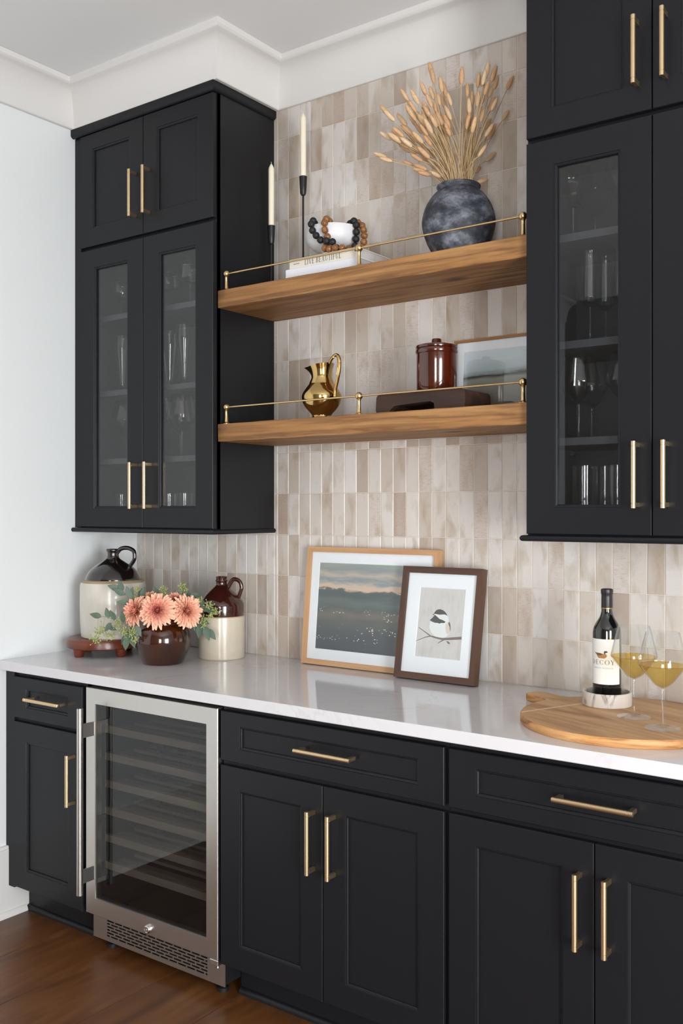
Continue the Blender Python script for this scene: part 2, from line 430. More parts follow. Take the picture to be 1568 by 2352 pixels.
# ---- tall baseboard with a shoe moulding on the left wall
bb = MB().box(0, .016, FY0, -.53, FL, .205, .0); bb.box(0, .011, FY0, -.53, .205, .217, .0)
struct('baseboard_left', bb, 'trim')
sh = MB(); sweep(sh, [(.016, FY0), (.016, -.5695)], [(0, FL)] + [(.014 * math.cos(a * PI / 12), FL + .022 * math.sin(a * PI / 12)) for a in range(7)])
struct('trim_2', sh, 'trim')

# ================================================================== cabinets
def rect(x0, x1, z0, z1, y): return [(x0, y, z0), (x1, y, z0), (x1, y, z1), (x0, y, z1)]
def door_frame(x0, x1, z0, z1, yf, st, rt, rb, th=.02, rec=.0095):
    """shaker frame with a small stepped bead inside, open in the middle"""
    mb = MB(); e = .0016
    ix0, ix1, iz0, iz1 = x0 + st, x1 - st, z0 + rb, z1 - rt
    L = [rect(x0, x1, z0, z1, yf + th), rect(x0, x1, z0, z1, yf + e), rect(x0 + e, x1 - e, z0 + e, z1 - e, yf)]
    for ins, dep in ((0, 0), (.0012, .0022), (.0055, .0032), (.0075, .0052), (.008, rec), (.008, th)):
        L.append(rect(ix0 + ins, ix1 - ins, iz0 + ins, iz1 - ins, yf + dep))
    vs_ = [p for l in L for p in l]; fs = []
    for i in range(len(L)):
        j = (i + 1) % len(L)
        for k in range(4):
            k2 = (k + 1) % 4; fs.append((i * 4 + k, i * 4 + k2, j * 4 + k2, j * 4 + k))
    mb.add(vs_, fs); return mb, (ix0 + .008, ix1 - .008, iz0 + .008, iz1 - .008)
def handle_mb(L, so=.035, r=.0066):
    """bar pull along z, centred, standing off towards -y from y=0"""
    mb = MB(); h = L / 2
    mb.lathe([(0, -h), (r * .8, -h), (r, -h + .0008), (r, -h + .0125), (r * .9, -h + .0128), (r * .9, -h + .0138), (r, -h + .0141),
              (r, h - .0141), (r * .9, h - .0138), (r * .9, h - .0128), (r, h - .0125), (r, h - .0008), (r * .8, h), (0, h)], 16, (0, -so, 0))
    for s_ in (-1, 1): mb.box(-.0052, .0052, -so + .003, 0, s_ * (h - .0095) - .006, s_ * (h - .0095) + .006, .0008)
    return mb
HM = {}
def handle(parent, x, yf, z, L=.18, horizontal=False):
    k = (L, horizontal)
    if k not in HM:
        mb = handle_mb(L)
        if horizontal: mb.xf(Matrix.Rotation(PI / 2, 4, 'Y'))
        HM[k] = mesh_of(mb, 'handle', 'brass')
    o = bpy.data.objects.new('handle', HM[k]); COL.objects.link(o); o.parent = parent
    o.location = Vector((x, yf, z)) - WORG[parent]; o['label'] = 'brushed brass bar pull'; return o
def front(cab, name, x0, x1, z0, z1, yf, st, rt, rb, hx, hz, hl=.18, horizontal=False, glass=False):
    mb, (a, b, c, d) = door_frame(x0, x1, z0, z1, yf, st, rt, rb)
    o = part(name, mb, 'black', cab, True)
    if glass: part('pane', MB().box(a - .006, b + .006, yf + .011, yf + .014, c - .006, d + .006), 'pane', o, True)
    else: part('panel', MB().box(a - .004, b + .004, yf + .0095, yf + .016, c - .004, d + .004), 'black', o, True)
    handle(o, hx, yf, hz, hl, horizontal); return o
def wall_cabinet(label, x0, x1, dl, dm, dr, filler, hx):
    cab = thing('wall_cabinet', label, 'cabinet', ((x0 + x1) / 2, -.16, 1.386))
    t = .018; yb = -.315; mb = MB()
    mb.box(x0, x0 + t, yb, -.001, 1.395, 2.96); mb.box(x1 - t, x1, yb, -.001, 1.395, 2.96)
    mb.box(x0 + t, x1 - t, -.014, -.001, 1.395, 2.96); mb.box(x0 + t, x1 - t, yb, -.014, 1.395, 1.42); mb.box(x0 + t, x1 - t, yb, -.014, 2.93, 2.96)
    mb.box(x0 + t, x1 - t, yb, -.014, 2.492, 2.518)
    part('body', mb, 'black', cab, True)
    ff = MB()
    if filler: ff.box(x0, dl - .004, yb - .012, yb, 1.404, 2.96)
    ff.box(x0, dl + .03, yb - .0005, yb + .017, 1.404, 2.96); ff.box(dr - .03, x1, yb - .0005, yb + .017, 1.404, 2.96)
    part('face_frame', ff, 'black', cab, True)
    lining = MB().box(x0 + t, x0 + t + .002, yb + .02, -.014, 1.42, 2.492); lining.box(x1 - t - .002, x1 - t, yb + .02, -.014, 1.42, 2.492)
    lining.box(x0 + t, x1 - t, -.016, -.014, 1.42, 2.492); lining.box(x0 + t, x1 - t, yb + .02, -.016, 1.42, 1.4205)
    part('lining', lining, 'inner', cab, True)
    for z in (2.239, 1.942, 1.674):
        s_ = part('shelf', MB().box(x0 + t + .003, x1 - t - .003, -.297, -.017, z - .022, z, .001), 'inner', cab, True)
        for xx in (x0 + t + .003, x1 - t - .003):
            sg = 1 if xx < (x0 + x1) / 2 else -1
            for yy in (-.26, -.06):
                part('shelf_clip', MB().prism([(xx, z - .036), (xx + sg * .004, z - .036), (xx + sg * .016, z - .026), (xx + sg * .016, z - .0225), (xx, z - .0225)], yy - .007, yy + .007), 'clip', s_, True)
    top = MB(); sweep(top, [(x0, -.004), (x0, -.335), (x1, -.335), (x1, -.004)] if x0 > 1 else [(x0, -.334), (x1 - .002, -.334), (x1 - .002, -.004)],
                      [(0, 2.958), (.004, 2.958), (.012, 2.963), (.015, 2.968), (.015, 2.9905), (0, 2.9905)])
    part('top_moulding', top, 'black', cab, True)
    part('top_panel', MB().box(x0, x1 - .001, -.333, -.004, 2.962, 2.9915), 'black', cab, True)
    bot = MB(); rr = [(0, 1.386)] + [(.004 + .0075 * math.sin(a * PI / 6), 1.3945 - .0085 * math.cos(a * PI / 6)) for a in range(7)] + [(0, 1.403)]
    sweep(bot, [(x0, -.004), (x0, -.335), (x1, -.335), (x1, -.004)] if x0 > 1 else [(x0 + .0, -.335), (x1, -.335), (x1, -.004)], rr)
    bot.box(x0, x1, -.335, -.001, 1.387, 1.395)
    part('bottom_moulding', bot, 'black', cab, True)
    yf = -.335
    for k, (a, b) in enumerate(((dl, dm - .0015), (dm + .0015, dr))):
        front(cab, 'door', a, b, 2.513, 2.9555, yf, .073, .06, .069, hx[k], 2.665, .178)
        front(cab, 'door', a, b, 1.4065, 2.499, yf, .083, .072, .074, hx[2 + k], 1.565, .175, glass=True)
    return cab
wall_cabinet('black wall cabinet with two glass doors against the white side wall', 0.001, .768, .042, .4055, .766, True, (.368, .442, .3705, .4505))
wall_cabinet('black wall cabinet above the wine bottle and round wooden board', 1.968, 2.70, 1.972, 2.3255, 2.676, False, (2.288, 2.362, 2.289, 2.365))

DZ = (.859, .7075, .692, .081)      # drawer top/bottom, door top/bottom
def base_cabinet(label, x0, x1, dl, dr, dm, toe0, hl, door_h):
    cab = thing('base_cabinet', label, 'cabinet', ((x0 + x1) / 2, -.33, FL))
    t = .018; yb = -.635; mb = MB()
    if x0 > .1: mb.box(x0, x0 + t, yb, -.002, .07, .8795)
    else: mb.box(x0, x0 + t, yb, -.002, .218, .8795); mb.box(.0175, .0355, yb, -.002, .07, .218)      # scribed over the baseboard
    mb.box(x1 - t, x1, yb, -.002, .07, .8795); mb.box(x0 + t, x1 - t, -.02, -.002, .07, .8795)
    mb.box(x0 + t, x1 - t, yb, -.02, .07, .09); mb.box(x0 + t, x1 - t, yb, -.02, .86, .8795)
    part('body', mb, 'black', cab, True)
    ff = MB(); zl = .07 if x0 > .1 else .218
    ff.box(x0, dl + .03, yb - .0005, yb + .018, zl, .8795); ff.box(dr - .03, x1, yb - .0005, yb + .018, .07, .8795)
    ff.box(dl + .03, dr - .03, yb - .0005, yb + .018, .835, .8795); ff.box(dl + .03, dr - .03, yb - .0005, yb + .018, .675, .725)
    if x0 < .1: ff.box(x0, dl - .006, yb - .01, yb, zl, .8795); ff.box(.0175, dl - .006, yb - .01, yb, .07, zl)
    if dm: ff.box(dm - .02, dm + .02, yb, yb + .018, .09, .675)
    part('face_frame', ff, 'black', cab, True)
    tk = MB().box(toe0, x1, -.556, -.54, FL, .07)
    sweep(tk, [(toe0, -.556), (x1, -.556)], [(0, FL)] + [(.013 * math.cos(a * PI / 12), FL + .019 * math.sin(a * PI / 12)) for a in range(7)])
    part('toe_kick', tk, 'black', cab, True)
    yf = -.655
    front(cab, 'drawer', dl, dr, DZ[1], DZ[0], yf, .0765, .041, .041, (dl + dr) / 2 if hl is None else hl, .7885, .196, True)
    spans = ((dl, dr),) if not dm else ((dl, dm - .0015), (dm + .0015, dr))
    for (a, b), hx in zip(spans, door_h):
        front(cab, 'door', a, b, DZ[3], DZ[2], yf, .0765, .069, .069, hx, .5335, .18)
    return cab
base_cabinet('narrow black base cabinet with one drawer and one door beside the white wall', .001, .459, .058, .452, None, .018, .268, (.412,))
base_cabinet('black base cabinet with two doors beside the wine cooler', 1.101, 1.8985, 1.1045, 1.8915, 1.498, 1.101, 1.518, (1.468, 1.54))
base_cabinet('black base cabinet with two doors below the round wooden board', 1.8995, 2.70, 1.906, 2.686, 2.296, 1.8995, 2.303, (2.262, 2.333))
solid('countertop', MB().box(0.0005, 2.735, -.68, -.0005, 0, .034, .0018), 'quartz', 'long polished white quartz countertop with faint grey veins', 'countertop', (0, 0, .880))

# ================================================================== floating shelves and rails
def shelf_board(z, label, seed):
    mb = MB(); n = 24; x0, x1 = .770, 1.966; prof = [(-.3105, 0), (-.3125, .002), (-.3125, .060), (-.3105, .062), (-.002, .062), (-.002, 0)]
    rnd = random.Random(seed); vs_ = []
    for i in range(n + 1):
        x = x0 + (x1 - x0) * i / n
        for k, (y, zz) in enumerate(prof):
            j = .0011 * rnd.uniform(-1, 1) if k < 4 else 0; vs_.append((x - x0, y + j, zz + (j * .8 if 0 < i < n else 0)))
    m = len(prof); fs = [(i * m + k, (i + 1) * m + k, (i + 1) * m + (k + 1) % m, i * m + (k + 1) % m)[::-1] for i in range(n) for k in range(m)]
    fs += [tuple(range(m)), tuple(n * m + k for k in range(m))[::-1]]
    mb.add(vs_, fs)
    return solid('floating_shelf', mb, 'oak', label, 'shelf', (x0, 0, z))
SHZ = (2.192, 1.717)
shelf_board(SHZ[0], 'thick rustic oak floating shelf carrying the vase of dried grasses', 3)
shelf_board(SHZ[1], 'thick rustic oak floating shelf carrying the brass pitcher and lidded crock', 8)
post_me = mesh_of(MB().lathe([(0, 0), (.0135, 0), (.0135, .002), (.011, .0045), (.0085, .006), (.0075, .008), (.0065, .012), (.0058, .03), (.0055, .046), (.007, .0485), (.0055, .05)] +
                             [(.0125 * math.sin(a), .0605 - .0125 * math.cos(a)) for a in [PI * i / 12 for i in range(2, 12)]] + [(0, .073)], 20), 'post', 'rail')
def gallery_rail(z, label):
    t = thing('gallery_rail', label, 'rail', (.79, -.291, z))
    for x in (0, .578, 1.151): child_copy(post_me, 'post', t, Matrix.Translation((x, 0, 0)))
    part('rod', MB().tube([(0, 0, .0605), (1.151, 0, .0605)], .0031, 10), 'rail', t)
gallery_rail(SHZ[0] + .062, 'thin brass gallery rail in front of the vase and the books')
gallery_rail(SHZ[1] + .062, 'thin brass gallery rail in front of the pitcher and the crock')

# ================================================================== wine cooler
wc = thing('wine_cooler', 'built-in stainless steel wine cooler with smoked glass door', 'wine cooler', (.784, -.33, FL))
mb = MB(); X0, X1 = .472, 1.096
mb.box(X0, X0 + .03, -.622, -.03, .0, .872); mb.box(X1 - .03, X1, -.622, -.03, .0, .872); mb.box(X0 + .03, X1 - .03, -.06, -.03, .0, .872)
mb.box(X0 + .03, X1 - .03, -.622, -.06, .842, .872); mb.box(X0 + .03, X1 - .03, -.615, -.06, .0, .11)
part('casing', mb, 'dark', wc, True)
for x in (X0 + .05, X1 - .05):
    for y in (-.58, -.1): part('foot', MB().lathe([(0, FL), (.018, FL), (.018, FL + .012), (.008, FL + .016), (.008, .0), (0, .0)], 12, (x, y, 0)), 'dark', wc, True)
def ring(x0, x1, z0, z1, y0, y1, i0, i1, j0, j1, e=.002):
    L = [rect(x0, x1, z0, z1, y1), rect(x0, x1, z0, z1, y0 + e), rect(x0 + e, x1 - e, z0 + e, z1 - e, y0), rect(i0, i1, j0, j1, y0), rect(i0 + .001, i1 - .001, j0 + .001, j1 - .001, y0 + .004), rect(i0 + .001, i1 - .001, j0 + .001, j1 - .001, y1)]
    n = len(L); return MB().add([p for l in L for p in l], [(i * 4 + k, i * 4 + (k + 1) % 4, ((i + 1) % n) * 4 + (k + 1) % 4, ((i + 1) % n) * 4 + k) for i in range(n) for k in range(4)])
dr = part('door', ring(.4735, 1.0945, .0865, .8635, -.657, -.629, .5215, 1.0465, .1435, .8095), 'steel', wc, True); dr['label'] = 'brushed stainless door frame'
part('pane', MB().box(.521, 1.047, -.6525, -.6475, .143, .81), 'tinted', dr, True)
hb = MB().tube([(.515, -.716, .172), (.515, -.716, .803)], .0105, 20)
for z in (.725, .232): hb.box(.511, .519, -.712, -.656, z - .024, z + .024, .0012)
part('handle', hb, 'steel', dr, True)
part('lock', MB().lathe([(0, -.008), (.0135, -.008), (.0135, .004), (.0115, .007), (.0095, .0075), (.009, .006), (.0028, .006), (.0028, .003), (0, .003)], 20).xf(Matrix.Translation((.787, -.66, .108)) @ Matrix.Rotation(PI / 2, 4, 'X')), 'chrome', dr, True)
for x in (1.075,): part('hinge', MB().box(x - .018, x + .018, -.655, -.6, .068, .0855, .002).tube([(x + .008, -.645, .06), (x + .008, -.645, .0864)], .006, 10), 'chrome', wc, True)
# vented kick plate: bars and staggered bridges leave real slots
gz0, gz1, gx0, gx1 = .006, .078, .548, 1.022
kp = MB().box(.478, gx0, -.627, -.6245, -.005, .0855).box(gx1, 1.098, -.627, -.6245, -.005, .0855).box(gx0, gx1, -.627, -.6245, -.005, gz0).box(gx0, gx1, -.627, -.6245, gz1, .0855)
for r in range(7):
    zr = gz0 + (gz1 - gz0) * r / 7
    kp.box(gx0, gx1, -.627, -.6245, zr, zr + .0052)
    o = gx0 + (.038 if r % 2 else .0175)
    while o < gx1 - .01: kp.box(o - .0028, o + .0028, -.627, -.6245, zr + .0052, zr + (gz1 - gz0) / 7); o += .0405
part('kick_plate', kp, 'steel', wc, True)
for zt in (.726, .632, .538, .444, .350, .256):
    rk = part('rack', MB().box(.512, 1.056, -.606, -.590, zt - .0255, zt, .001), m_wood('walnut_rack', rgb(168, 152, 136), rgb(150, 134, 118), rgb(120, 104, 90), 0, .5, 30, 0, .4) if zt == .726 else rk.data.materials[0], wc, True)
    for i in range(7):
        y = -.55 + i * .075; part('slat', MB().box(.514, 1.054, y, y + .03, zt - .024, zt - .0135), rk.data.materials[0], rk, True)

# ================================================================== glassware
def shell(outer, t=.0011):
    """closed profile of a thin glass from its outer profile (solid below, hollow above the index hollow)"""
    return outer
def goblet(foot_r, stem_h, bowl, t=.0011, stem_r=.0036):
    """bowl = [(r,z) ...] from bowl bottom to rim, z above the stem"""
    o = [(0, 0), (foot_r, 0), (foot_r, .0012), (foot_r * .55, .0032), (.0085, .006), (stem_r * 1.25, .013), (stem_r, .03), (stem_r * .9, stem_h - .012), (stem_r * 1.25, stem_h - .004)]
    b = smooth_prof([(r, stem_h + z) for r, z in bowl], 4)
    inner = [(max(r - t, 0), z + (t * 1.6 if i < 3 else 0)) for i, (r, z) in enumerate(b)][::-1]
    return o + b + [(b[-1][0] - t / 2, b[-1][1] + t / 2)] + inner + [(0, inner[-1][1] + .001)]
G_WINE = goblet(.043, .098, [(.004, 0), (.024, .014), (.0545, .053), (.0583, .0585), (.0583, .063), (.0565, .073), (.048, .108), (.0405, .138)])
G_COUPE = goblet(.038, .093, [(.004, 0), (.022, .01), (.0515, .05), (.054, .0545), (.054, .059), (.0525, .078), (.0495, .104)])
G_GOLD = goblet(.033, .082, [(.004, 0), (.02, .006), (.042, .018), (.045, .026), (.043, .045), (.041, .066)])
G_FLUTE = goblet(.036, .098, [(.004, 0), (.012, .006), (.026, .0205), (.0283, .0235), (.0283, .027), (.0278, .04), (.026, .09), (.0235, .155)])
def tumbler(r, h, t=.0022, base=.009): return [(0, 0), (r * .96, 0), (r, .003), (r, h), (r - t / 2, h + t / 3), (r - t, h), (r - t, base + .003), (r - t - .004, base), (0, base)]
def pilsner():
    b = smooth_prof([(.012, .028), (.0155, .05), (.024, .105), (.033, .168), (.0335, .19), (.031, .226)], 4)
    return [(0, 0), (.032, 0), (.0335, .003), (.031, .008), (.0225, .012), (.0145, .02)] + b + [(.0303, .2268)] + [(r - .0014, z + (.004 if i == 0 else 0)) for i, (r, z) in enumerate(b)][::-1] + [(0, .032)]
GL = {k: mesh_of(MB().lathe(p, 36), k, 'crystal', 50) for k, p in dict(wine_glass=G_WINE, coupe_glass=G_COUPE, flute_glass=G_FLUTE, pilsner_glass=pilsner(), tumbler=tumbler(.0345, .116), highball_glass=tumbler(.0345, .178)).items()}
def glass(kind, x, y, z, label, cat, group):
    o = bpy.data.objects.new(kind, GL[kind]); COL.objects.link(o); o.location = (x, y, z); tag(o, label, cat, group); return o
S1, S2, S3, S4 = 2.2392, 1.9422, 1.6742, 1.4207
gold_bowl = mesh_of(MB().lathe(G_GOLD, 36), 'bowl', 'crystal', 50)
gold_rim = mesh_of(MB().tube([(.0405 * math.cos(a * PI / 18), .0405 * math.sin(a * PI / 18), .1488) for a in range(36)], .0009, 6, False, True), 'rim', 'rail')
WALLDOOR, SHELFDOOR = ' behind the door next to the white side wall', ' behind the door next to the open shelves'
def gold_coupe(x, y, label):
    t = thing('champagne_coupe', label, 'glass', (x, y, S1), 0, 'gold-rimmed coupes')
    child_copy(gold_bowl, 'bowl', t, Matrix()); r_ = child_copy(gold_rim, 'rim', t, Matrix()); r_['label'] = 'thin gold rim'
gold_coupe(.132, -.2, 'small gold-rimmed coupe' + WALLDOOR)
for x, y in ((.395, -.2), (.55, -.23)): gold_coupe(x, y, 'small gold-rimmed coupe at the shelf front' + SHELFDOOR)
for x, y in ((.47, -.1), (.62, -.12)): gold_coupe(x, y, 'small gold-rimmed coupe at the shelf back' + SHELFDOOR)
def set_out(kind, z, what, group, spots):
    for x, y, where in spots: glass(kind, x, y, z, what + where, 'glass', group)
set_out('pilsner_glass', S2, 'tall flared pilsner glass', 'pilsner glasses', ((.162, -.22, WALLDOOR), (.386, -.18, SHELFDOOR), (.53, -.24, ' standing foremost' + SHELFDOOR), (.55, -.1, ' at the shelf back' + SHELFDOOR)))
set_out('wine_glass', S3, 'stemmed wine glass', 'wine glasses in the cabinet by the side wall', ((.16, -.2, WALLDOOR), (.496, -.22, ' foremost under the pilsners' + SHELFDOOR), (.372, -.22, ' beside the door edge' + SHELFDOOR), (.36, -.095, ' at the shelf back' + SHELFDOOR)))
set_out('tumbler', S4, 'short clear tumbler', 'short tumblers', ((.132, -.2, WALLDOOR), (.405, -.2, SHELFDOOR), (.51, -.22, SHELFDOOR), (.585, -.2, SHELFDOOR)))
INF, BEH, HID = ' in front, above the wine bottle', ' standing behind another one above the wine bottle', ' partly hidden by the door frame above the wine bottle'
for kind, z, what, group, xy in (('coupe_glass', S1, 'large angular coupe', 'large coupes', ((2.065, -.225), (2.083, -.105), (2.205, -.2))), ('flute_glass', S2, 'slender champagne flute', 'champagne flutes', ((2.121, -.24), (2.136, -.16), (2.208, -.22))),
                                 ('wine_glass', S3, 'stemmed wine glass', 'wine glasses above the wine bottle', ((2.082, -.226), (2.072, -.105), (2.209, -.2))), ('highball_glass', S4, 'tall straight tumbler', 'highball tumblers', ((2.093, -.21), (2.126, -.14), (2.185, -.2)))):
    set_out(kind, z, what, group, [(x, y, w_) for (x, y), w_ in zip(xy, (INF, BEH, HID))])

# ================================================================== upper floating shelf
SA = SHZ[0] + .0622
MAT.update(wax=plain('ivory_wax', rgb(236, 226, 205), .45, 0, Subsurface_Weight=.2), iron=plain('black_iron', rgb(20, 19, 19), .42),
           wick=plain('candle_wick', rgb(214, 203, 182), .9))
def candlestick(x, y, h, which):
    t = thing('candlestick', 'slim black iron candlestick holding the %s candle' % which, 'candlestick', (x, y, SA))
    part('base', MB().lathe([(0, 0), (.036, 0), (.037, .002), (.034, .0045), (.008, .007), (.0045, .012), (0, .012)], 28), 'iron', t)
    part('stem', MB().lathe([(.0042, .011), (.0035, h * .5), (.0038, h - .004), (.0075, h), (0, h)], 12), 'iron', t)
    part('cup', MB().lathe([(0, h - .001), (.0075, h - .001), (.011, h + .006), (.0128, h + .03), (.0142, h + .062), (.0145, h + .066), (.0122, h + .066), (.0115, h + .05), (0, h + .05)], 20), 'iron', t)
    c = thing('taper_candle', 'ivory taper candle in the %s black candlestick' % which, 'candle', (x, y, SA + h + .0502))
    part('wax', MB().lathe([(0, 0), (.0098, 0), (.0105, .02), (.0107, .1), (.0108, .222), (.0095, .229), (.005, .238), (.0015, .244), (0, .2445)], 20), 'wax', c)
    part('wick', MB().tube([(0, 0, .243), (.0004, 0, .247), (-.0006, 0, .251)], .0008, 5), 'wick', c)
candlestick(.855, -.12, 2.449 - SA, 'shorter'); candlestick(.988, -.10, 2.608 - SA, 'taller')

# ---- letters drawn with thick stems, thin hairlines and serifs
def _ring(cx, cz, rx, rz, a0, a1, thin, thick, n=16):
    ps = []
    for i in range(n):
        q = []
        for a, s_ in ((a0 + (a1 - a0) * i / n, 1), (a0 + (a1 - a0) * (i + 1) / n, 1), (a0 + (a1 - a0) * (i + 1) / n, -1), (a0 + (a1 - a0) * i / n, -1)):
            r = math.radians(a); h = (thin + (thick - thin) * abs(math.cos(r)) ** 1.5) / 2
            q.append((cx + (rx + s_ * h) * math.cos(r), cz + (rz + s_ * h * .6) * math.sin(r)))
        ps.append(q)
    return ps
def _r(x0, z0, x1, z1): return [[(x0, z0), (x1, z0), (x1, z1), (x0, z1)]]
def _d(xa, za, xb, zb, t): return [[(xa - t / 2, za), (xa + t / 2, za), (xb + t / 2, zb), (xb - t / 2, zb)]]
K, T_ = .13, .045
def _stem(x, z0=0, z1=1): return _r(x, z0, x + K, z1) + _r(x - .06, z0, x + K + .06, z0 + T_) + _r(x - .06, z1 - T_, x + K + .06, z1)
GLY = {
    'D': (.92, _stem(.12) + _ring(.25, .5, .52, .48, -90, 90, T_, K)), 'C': (.95, _ring(.5, .5, .42, .48, 42, 318, T_, K) + _r(.78, .7, .82, .95) + _r(.78, .05, .82, .25)),
    'O': (1.02, _ring(.51, .5, .43, .48, 0, 360, T_, K, 28)), 'E': (.74, _stem(.12) + _r(.12, 1 - T_, .64, 1) + _r(.6, .8, .64, 1) + _r(.12, .48, .52, .48 + T_) + _r(.48, .4, .52, .62) + _r(.12, 0, .67, T_) + _r(.63, 0, .67, .2)),
    'F': (.7, _stem(.12) + _r(.12, 1 - T_, .62, 1) + _r(.58, .8, .62, 1) + _r(.12, .48, .5, .48 + T_) + _r(.46, .4, .5, .62)), 'L': (.68, _stem(.12) + _r(.12, 0, .62, T_) + _r(.58, 0, .62, .22)),
    'I': (.38, _stem(.12)), 'T': (.78, _stem(.33) + _r(.04, 1 - T_, .74, 1) + _r(.04, .8, .08, 1) + _r(.7, .8, .74, 1)),
    'Y': (.9, _d(.12, 1, .46, .45, K) + _d(.8, 1, .48, .45, T_) + _r(.4, 0, .4 + K, .47) + _r(.3, 0, .63, T_) + _r(0, 1 - T_, .28, 1) + _r(.68, 1 - T_, .92, 1)),
    'V': (.88, _d(.12, 1, .45, 0, K) + _d(.78, 1, .46, 0, T_) + _r(0, 1 - T_, .28, 1) + _r(.66, 1 - T_, .9, 1)), 'A': (.9, _d(.46, 1, .14, 0, T_) + _d(.46, 1, .78, 0, K) + _r(.25, .33, .66, .33 + T_) + _r(.02, 0, .26, T_) + _r(.64, 0, .94, T_)),
    'U': (.95, _r(.16, .35, .16 + K, 1) + _r(.74, .35, .74 + T_, 1) + _ring(.485, .36, .27, .34, 180, 360, T_, K) + _r(.06, 1 - T_, .4, 1) + _r(.64, 1 - T_, .9, 1)),
    'B': (.8, _stem(.12) + _ring(.28, .75, .3, .23, -90, 90, T_, K) + _ring(.28, .26, .38, .245, -90, 90, T_, K)),
}
def lettering(text, height, wscale=1.0, gap=.14):
    mb = MB(); x = 0
    for ch in text:
        if ch == ' ': x += .45 * height * wscale; continue
        wd, polys = GLY[ch]
        for p in polys:
            q = [(x + a * height * wscale, 0, b * height) for a, b in p]
            ar = sum(q[i][0] * q[(i + 1) % 4][2] - q[(i + 1) % 4][0] * q[i][2] for i in range(4))
            mb.add(q, [tuple(range(4)) if ar > 0 else (3, 2, 1, 0)])
        x += (wd + gap) * height * wscale
    return mb, x - gap * height * wscale
def small_print(text, size):
    cu = bpy.data.curves.new('lettering', 'FONT'); cu.body = text; cu.size = size; cu.align_x = 'CENTER'; cu.resolution_u = 2; cu.space_character = 1.15
    o = bpy.data.objects.new('lettering', cu); COL.objects.link(o); dg = bpy.context.evaluated_depsgraph_get(); dg.update()
    me = o.evaluated_get(dg).to_mesh(); mb = MB(); mb.add([(v.co.x, 0, v.co.y) for v in me.vertices], [tuple(p.vertices) for p in me.polygons])
    o.evaluated_get(dg).to_mesh_clear(); bpy.data.objects.remove(o); bpy.data.curves.remove(cu); return mb

MAT.update(cream_cover=plain('cream_book_cloth', rgb(226, 219, 205), .6), white_cover=plain('white_book_cover', rgb(222, 223, 230), .35), pages=m_wood('paper_edges', rgb(225, 222, 218), rgb(205, 203, 202), rgb(180, 179, 180), 0, .8, 300, 0, .4),
           ink=plain('black_ink', rgb(35, 33, 32), .6), grey_ink=plain('grey_ink', rgb(150, 148, 146), .6), grey_cover=plain('grey_book_cover', rgb(150, 153, 164), .4))
def book(name_label, x0, x1, y0, y1, z, h, cov, title):
    b = thing('book', name_label, 'book', ((x0 + x1) / 2, (y0 + y1) / 2, z)); t = .003
    mb = MB().box(x0, x1, y0, y0 + t, z, z + h, .0008).box(x0, x1, y0 + t, y1, z, z + t).box(x0, x1, y0 + t, y1, z + h - t, z + h)
    part('cover', mb, cov, b, True)
    part('pages', MB().box(x0 + .004, x1 - .004, y0 + t, y1 - .004, z + t, z + h - t), 'pages', b, True)
    return b
book('white hardback lying under the cream book on the oak shelf', 1.046, 1.352, -.27, -.052, SA, .0405, 'white_cover', None)
bk = book('cream hardback titled LIVE BEAUTIFUL lying on the white book', 1.061, 1.349, -.268, -.058, SA + .0407, .0325, 'cream_cover', None)
mb, wd = lettering('LIVE BEAUTIFUL', .0205, .62, .16)
part('title', mb.move((1.128, -.2685, SA + .0407 + .006)), 'ink', bk, True)
part('author_line', MB().box(1.079, 1.105, -.2684, -.2682, SA + .0407 + .0135, SA + .0407 + .0165), 'grey_ink', bk, True)
part('publisher_mark', MB().lathe([(0, 0), (.0032, 0), (.0032, .0004), (0, .0004)], 14).xf(Matrix.Translation((1.338, -.268, SA + .0407 + .022)) @ Matrix.Rotation(PI / 2, 4, 'X')), 'ink', bk, True)
# ---- marble bowl with two strings of beads
BZ = SA + .0734
MAT.update(marble=m_marble('white_marble', rgb(224, 223, 226), rgb(198, 198, 204), 14, .5, .75, .4), bead_black=m_marble('black_lava_bead', rgb(28, 28, 30), rgb(18, 18, 19), 60, .4, .6, .6),
           bead_wood=m_wood('carved_bead_wood', rgb(186, 134, 82), rgb(158, 106, 60), rgb(78, 44, 20), 2, .35, 420, 0, .85))
BOWL = (1.163, -.150)
prof = [(0, 0), (.047, 0), (.049, .003), (.046, .012), (.04, .022), (.038, .03), (.046, .036), (.075, .046), (.0925, .064), (.0985, .085), (.0985, .108), (.097, .111), (.088, .111), (.086, .1), (.07, .06), (0, .048)]
solid('marble_bowl', MB().lathe(prof, 48), 'marble', 'footed white marble bowl draped with bead strings on the books', 'bowl', (*BOWL, BZ), angle=50)
def bead_mesh(kind):
    if kind == 'bead_black':
        mb = MB().sphere((0, 0, 0), .0121, 18, 11); rnd = random.Random(4); mb.v = [p * rnd.uniform(.965, 1.02) for p in mb.v]
    else:
        mb = MB().sphere((0, 0, 0), .0118, 16, 8, .95)
        for k in range(9):
            a = k * 2 * PI / 9
            mb.tube([(.0121 * math.cos(a + .5 * t) * math.cos(-1 + 2 * t), .0121 * math.sin(a + .5 * t) * math.cos(-1 + 2 * t), .0116 * math.sin(-1 + 2 * t)) for t in [i / 5 for i in range(6)]], .0006, 4)
    return mesh_of(mb, 'bead', kind, 120)
BM = {k: bead_mesh(k) for k in ('bead_black', 'bead_wood')}
def beads(label, kind, pts, closed_idx=None):
    c = Vector((1.172, -.2, BZ)); t = thing('bead_string', label, 'beads', c)
    for i, p in enumerate(pts):
        child_copy(BM[kind], 'bead', t, Matrix.Translation(Vector(p) - c) @ Matrix.Rotation(i * 2.1, 4, 'X') @ Matrix.Rotation(i * 1.3, 4, 'Y'))
    part('cord', MB().tube(spline(pts, 3), .0016, 5), kind, t, True)
